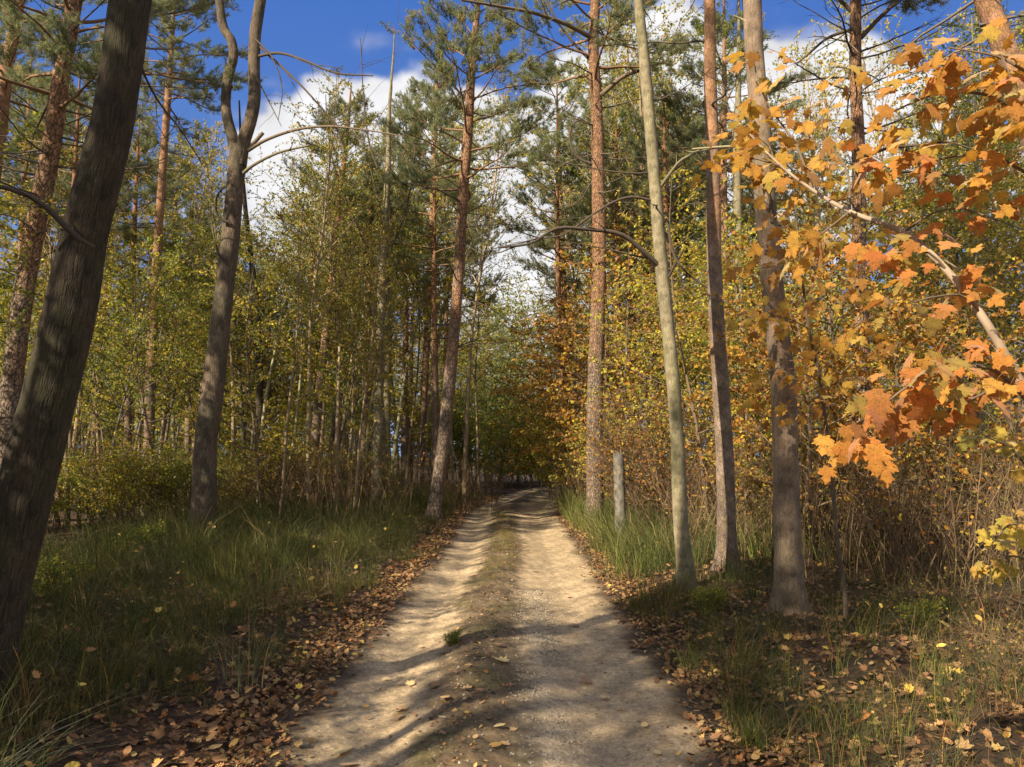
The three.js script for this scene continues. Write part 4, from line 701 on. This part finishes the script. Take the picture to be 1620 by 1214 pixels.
{
  const tb = new THREE.Vector3(-1.78, 0, -5.25); tb.y = H(tb.x, tb.z);
  const t = thing('grass_tuft', tb, 'pale sunlit tuft of long grass at the left edge of the road', 'grass');
  const g = mesh('blades', grassTuft(61, 46, 0.62, 0.0028, 0.75, 5, 0.16), new THREE.MeshPhysicalMaterial({ name: 'pale_grass', color: new THREE.Color().setRGB(0.24, 0.26, 0.11), vertexColors: true, roughness: 1, transmission: 0.35, thickness: 0, side: THREE.DoubleSide }), t); g.userData.kind = 'stuff';
  const q = ray(716, 1026), k = -EYE / q.y, w = thing('weed', V(q.x * k, H(q.x * k, q.z * k), q.z * k), 'small leafy green weed on the centre strip', 'weed');
  w.scale.setScalar(0.15); mesh('stems', K.herb.wood, M.wood, w); mesh('foliage', K.herb.leaves, M.leaf, w);
  const r = rng(606);
  for (const [px, py, s] of [[90, 960, 0.42], [220, 900, 0.5], [470, 885, 0.4], [1120, 985, 0.35], [1460, 1010, 0.35]]) { const d = ray(px, py), m = -EYE / d.y; plant('herb', 'herb', d.x * m, d.z * m, s * (0.8 + 0.4 * r()), r() * 6, 'low green herb clump in the verge', 'plant', 'herbs in the verges'); }
}
console.log('ground cover ready');

// ------------------------------------------------------------------ maples hanging in from the right
const mapleHalf = [[0, 0], [0.14, -0.07], [0.30, -0.07], [0.27, 0.07], [0.38, 0.12], [0.53, 0.20], [0.44, 0.29], [0.56, 0.45], [0.38, 0.44], [0.31, 0.51], [0.19, 0.46], [0.23, 0.62], [0.31, 0.73], [0.17, 0.77]];
function mapleLeaf(seed, curl, stalk = 0.55) {
  const r = rng(seed), pts = [...mapleHalf, [0, 1.02], ...mapleHalf.slice(1).reverse().map(([x, y]) => [-x * (0.9 + 0.2 * r()), y])].map(([x, y]) => [x * (0.93 + 0.14 * r()), y + 0.03 * (r() - 0.5)]);
  const g = new THREE.ShapeGeometry(new THREE.Shape(pts.map(([x, y]) => new THREE.Vector2(x, y)))), p = g.attributes.position, tw = (r() - 0.5) * 0.5;
  const b = new B(), zf = (x, y) => curl * (-0.55 * x * x - 0.35 * y * y + tw * x * y) + 0.10 * Math.abs(x);
  for (let i = 0; i < p.count; i++) { const x = p.getX(i), y = p.getY(i), k = 0.9 + 0.2 * r(); b.v(V(x, y, zf(x, y)), V(0, 0, 1), [k, k, k], 0.5 + x * 0.45, (y + 0.1) * 0.85); }
  b.i.push(...g.index.array);
  const pet = [V(0, -stalk, 0.06), V(0.02, -stalk * 0.5, 0.02), V(0, 0.05, 0.005)];
  tube(b, pet, [0.011, 0.009, 0.008], 3, [1.0, 0.8, 0.8]);
  const gg = b.geo(); gg.computeVertexNormals(); return gg;
}
const mapleGeo = [mapleLeaf(1, 0.5), mapleLeaf(2, 0.9), mapleLeaf(3, 0.2), mapleLeaf(4, 1.3), mapleLeaf(5, 0.7)];
const veined = (seed) => {                                         // mottling, brown flecks and five pale veins, printed on the blade
  const a = pnoise(6, seed), b = pnoise(24, seed + 1), c = pnoise(48, seed + 2), tips = [[0, 1], [0.55, 0.45], [-0.55, 0.45], [0.3, -0.07], [-0.3, -0.07]];
  return texture(256, 256, (u, v) => {
    const x = (u - 0.5) / 0.45, y = v / 0.85 - 0.1; let vein = 0;
    for (const [tx, ty] of tips) { const l = Math.hypot(tx, ty), t = (x * tx + y * ty) / l, d = Math.abs(x * ty - y * tx) / l; if (t > 0 && t < l) vein = Math.max(vein, 1 - sstep(0.006, 0.02, d)); const q = Math.abs(((t * 7) % 1) - 0.5) ; if (t > 0.1 && t < l && d < 0.16) vein = Math.max(vein, 0.35 * (1 - sstep(0.02, 0.06, Math.abs(q - d * 1.6)))); }
    const k = 0.93 + 0.22 * (a(u, v) - 0.5) + 0.14 * (b(u, v) - 0.5), fl = sstep(0.74, 0.82, c(u, v)) * sstep(0.45, 0.7, a(v, u)), g = k + 0.12 * vein;
    return [g * (1 - 0.5 * fl), (g + 0.10 * (a(v, u) - 0.5) + 0.06 * vein) * (1 - 0.62 * fl), g * (1 - 0.6 * fl)];
  }, true);
};
const veins = [veined(91), veined(191), veined(291)];
const mapleMats = (list) => list.map(([r, g, b], k) => { const m = leafMat('maple_leaf_' + k, r, g, b, 0.58); m.map = veins[k % 3]; return m; });
const ORANGE = mapleMats([[0.64, 0.245, 0.045], [0.68, 0.30, 0.05], [0.58, 0.20, 0.04], [0.70, 0.38, 0.065], [0.50, 0.21, 0.045], [0.66, 0.27, 0.06], [0.42, 0.30, 0.06]]);
const AMBER = mapleMats([[0.62, 0.32, 0.045], [0.67, 0.39, 0.055], [0.52, 0.25, 0.045], [0.70, 0.36, 0.05], [0.44, 0.21, 0.04], [0.56, 0.39, 0.065]]);
const YELLOW = mapleMats([[0.64, 0.48, 0.08], [0.58, 0.45, 0.08], [0.50, 0.42, 0.08], [0.66, 0.42, 0.07]]);
// leaves hung along a limb, each one a part
function hang(t, ln, n, size, mats, seed, o = {}) {
  const r = rng(seed);
  for (let k = 0; k < n; k++) {
    const u = lerp(o.from ?? 0.1, 1, (k + r()) / n), [p, d] = along(ln, Math.min(0.999, u)), L = size * (0.6 + 0.55 * r());
    const off = rdir(r).multiplyScalar((o.spread ?? 0.14) * (0.3 + 0.9 * r())); off.y *= o.vert ?? 0.55; p.add(off);
    const y = off.clone().normalize().multiplyScalar(0.5).addScaledVector(d, 0.5).add(rdir(r).multiplyScalar(0.55)).addScaledVector(UPV, -(o.droop ?? 0.55)).normalize();
    const z0 = UPV.clone().multiplyScalar(o.flat ?? 0.75).add(rdir(r).multiplyScalar(0.75)).addScaledVector(o.face ?? V(-0.2, 0, 0.5), 1), x = V().crossVectors(y, z0).normalize(), z = V().crossVectors(x, y);
    const m = mesh('leaf', mapleGeo[Math.floor(r() * 5)], mats[Math.floor(r() * mats.length)], o.on ?? ln.limb ?? t);
    m.position.copy(p); m.quaternion.setFromRotationMatrix(new THREE.Matrix4().makeBasis(x, y, z)); m.scale.setScalar(L);
  }
}
function stemOf(t, base, line, r0, r1, col, sides = 9) {            // line of [px, py, depth]
  const pts = line.map((q) => (q.isVector3 ? q.clone() : at(...q)).sub(base)), [ln, rr] = smoothLine(pts, taper(pts.length, r0, r1), 0.06), b = new B();
  tube(b, ln, rr, sides, (p) => { const k = 0.85 + 0.3 * n3(p.x * 20, p.y * 9, p.z * 20); return col.map((c) => c * k); });
  ln.limb = mesh(r0 > 0.012 ? 'stem' : 'branch', b, M.wood, t); return ln;
}
{
  const pale = [0.36, 0.28, 0.21], thin = [0.17, 0.125, 0.085];
  const base = V(3.05, 0, -3.3); base.y = H(base.x, base.z);
  const t = thing('maple_tree', base, 'slanting maple stem with large orange leaves reaching in from the right edge', 'tree');
  const main = stemOf(t, base, [V(3.05, base.y - 0.1, -3.3), [1780, 900, 3.2], [1625, 625, 3.1], [1560, 510, 3.1], [1500, 430, 3.2], [1430, 368, 3.4], [1345, 335, 3.6], [1285, 300, 3.8], [1235, 262, 3.9], [1170, 195, 4.1]], 0.024, 0.004, pale);
  const a = stemOf(t, base, [[1640, 650, 3.1], [1570, 585, 3.0], [1480, 590, 2.9], [1400, 640, 2.85], [1335, 725, 2.8]], 0.008, 0.003, thin);
  hang(t, a, 74, 0.098, ORANGE, 61, { spread: 0.17, from: 0.1, droop: 0.7, vert: 0.6 });
  const a2 = stemOf(t, base, [[1600, 600, 3.05], [1520, 640, 2.95], [1450, 665, 2.9]], 0.006, 0.003, thin); hang(t, a2, 22, 0.088, ORANGE, 62, { spread: 0.15, from: 0.2 });
  const bb = stemOf(t, base, [[1500, 430, 3.2], [1470, 400, 3.2], [1420, 400, 3.2], [1395, 420, 3.2]], 0.006, 0.003, thin); hang(t, bb, 22, 0.088, ORANGE, 63, { spread: 0.19 });
  const b2 = stemOf(t, base, [[1560, 510, 3.1], [1530, 470, 3.1], [1480, 470, 3.05], [1440, 480, 3.0]], 0.006, 0.003, thin); hang(t, b2, 20, 0.088, ORANGE, 64, { spread: 0.18 });
  const b3 = stemOf(t, base, [[1430, 368, 3.4], [1470, 340, 3.3], [1520, 330, 3.3], [1580, 350, 3.2]], 0.006, 0.003, thin); hang(t, b3, 20, 0.088, ORANGE, 65, { spread: 0.20 });
  const dd = stemOf(t, base, [[1285, 300, 3.8], [1260, 230, 3.9], [1225, 180, 4.0], [1200, 130, 4.1], [1190, 70, 4.2]], 0.007, 0.003, thin); hang(t, dd, 34, 0.105, AMBER, 66, { spread: 0.2, vert: 0.9 });
  const d2 = stemOf(t, base, [[1345, 335, 3.6], [1340, 270, 3.7], [1300, 200, 3.8], [1330, 140, 3.9], [1350, 90, 4.0]], 0.006, 0.002, thin); hang(t, d2, 28, 0.08, AMBER, 67, { spread: 0.16, vert: 0.9 });
  const d3 = stemOf(t, base, [[1235, 262, 3.9], [1180, 250, 4.0], [1130, 270, 4.1], [1100, 240, 4.2]], 0.006, 0.002, thin); hang(t, d3, 18, 0.09, AMBER, 68, { spread: 0.16 });
  const d4 = stemOf(t, base, [[1345, 335, 3.6], [1300, 370, 3.7], [1270, 390, 3.8], [1225, 420, 3.9]], 0.006, 0.002, thin); hang(t, d4, 22, 0.095, AMBER, 69, { spread: 0.2 });
  hang(t, main.slice(-14), 40, 0.10, AMBER, 70, { spread: 0.24, on: main.limb });
  const t2b = V(2.75, 0, -2.2); t2b.y = H(t2b.x, t2b.z);
  const t2 = thing('maple_tree', t2b, 'maple branches thick with amber leaves filling the upper right corner', 'tree');
  stemOf(t2, t2b, [V(2.75, t2b.y - 0.1, -2.2), V(2.7, 1.4, -2.35), V(2.45, 2.6, -2.45), V(2.2, 3.3, -2.5)], 0.03, 0.012, thin);
  const c1 = stemOf(t2, t2b, [V(2.5, 2.4, -2.4), [1640, 200, 2.8], [1560, 150, 2.95], [1480, 150, 3.0], [1385, 190, 3.1]], 0.009, 0.003, thin); hang(t2, c1, 84, 0.1, AMBER, 71, { spread: 0.26, vert: 0.7 });
  const c2 = stemOf(t2, t2b, [V(2.4, 2.7, -2.45), [1640, 120, 2.7], [1580, 90, 2.75], [1500, 75, 2.8]], 0.008, 0.003, thin); hang(t2, c2, 40, 0.1, [...ORANGE.slice(0, 2), ...AMBER], 72, { spread: 0.18, vert: 0.6 });
  const c3 = stemOf(t2, t2b, [V(2.5, 2.2, -2.4), [1640, 280, 2.9], [1560, 245, 3.0], [1470, 255, 3.1], [1390, 275, 3.2]], 0.008, 0.003, thin); hang(t2, c3, 56, 0.095, [...ORANGE.slice(0, 3), ...AMBER], 73, { spread: 0.24 });
  // the thin sapling in front of the grey trunk
  const s0 = at(1336, 1005, 6.9); s0.y = H(s0.x, s0.z);
  const t3 = thing('maple_sapling', s0, 'thin crooked maple sapling right of the thick grey trunk', 'tree');
  const ms = stemOf(t3, s0, [V(s0.x, s0.y - 0.1, s0.z), [1338, 955, 6.9], [1326, 865, 6.9], [1316, 755, 6.9], [1298, 604, 6.9], [1281, 527, 6.9], [1268, 427, 6.9], [1256, 301, 6.9], [1250, 220, 6.9]], 0.024, 0.006, [0.12, 0.09, 0.065], 8);
  [[1290, 600, -1], [1285, 560, 1], [1280, 520, -1], [1275, 480, 1], [1270, 440, -1], [1265, 400, 1], [1293, 620, 1], [1297, 660, -1]].forEach(([px, py, s], k) => { const br = stemOf(t3, s0, [[px, py, 6.9], [px + s * 45, py - 18, 6.7], [px + s * 95, py - 8, 6.6 + 0.1 * k]], 0.006, 0.002, thin, 5); hang(t3, br, 30, 0.105, AMBER, 80 + k, { spread: 0.28, from: 0.15 }); });
  [[1262, 370, -1], [1258, 320, 1], [1254, 270, -1], [1252, 235, 1]].forEach(([px, py, s], k) => { const br = stemOf(t3, s0, [[px, py, 6.9], [px + s * 40, py - 40, 6.6], [px + s * 75, py - 70, 6.3]], 0.005, 0.002, thin, 5); hang(t3, br, 15, 0.12, AMBER, 180 + k, { spread: 0.3, from: 0.15, vert: 0.9 }); });
  // yellow hazel at the right edge
  const hz = V(3.25, 0, -4.2); hz.y = H(hz.x, hz.z);
  const t4 = thing('hazel_shrub', hz, 'shrub with yellow leaves low at the right edge of the picture', 'shrub');
  for (const [k, ln] of [[[1690, 1000, 4.2], [1640, 900, 4.1], [1600, 880, 4.0], [1560, 900, 3.9]], [[1690, 960, 4.2], [1650, 800, 4.1], [1610, 720, 4.0], [1560, 690, 3.9]], [[1680, 1000, 4.2], [1640, 850, 4.0], [1600, 830, 3.9], [1570, 860, 3.8]]].entries()) { const br = stemOf(t4, hz, [V(3.25, hz.y - 0.05, -4.2), ...ln], 0.011, 0.003, thin); hang(t4, br.slice(Math.floor(br.length * 0.55)), 16, 0.085, YELLOW, 95 + k, { spread: 0.14, on: br.limb }); }
}
tellApart();
console.log('maples ready');
renderer.render(scene, camera);
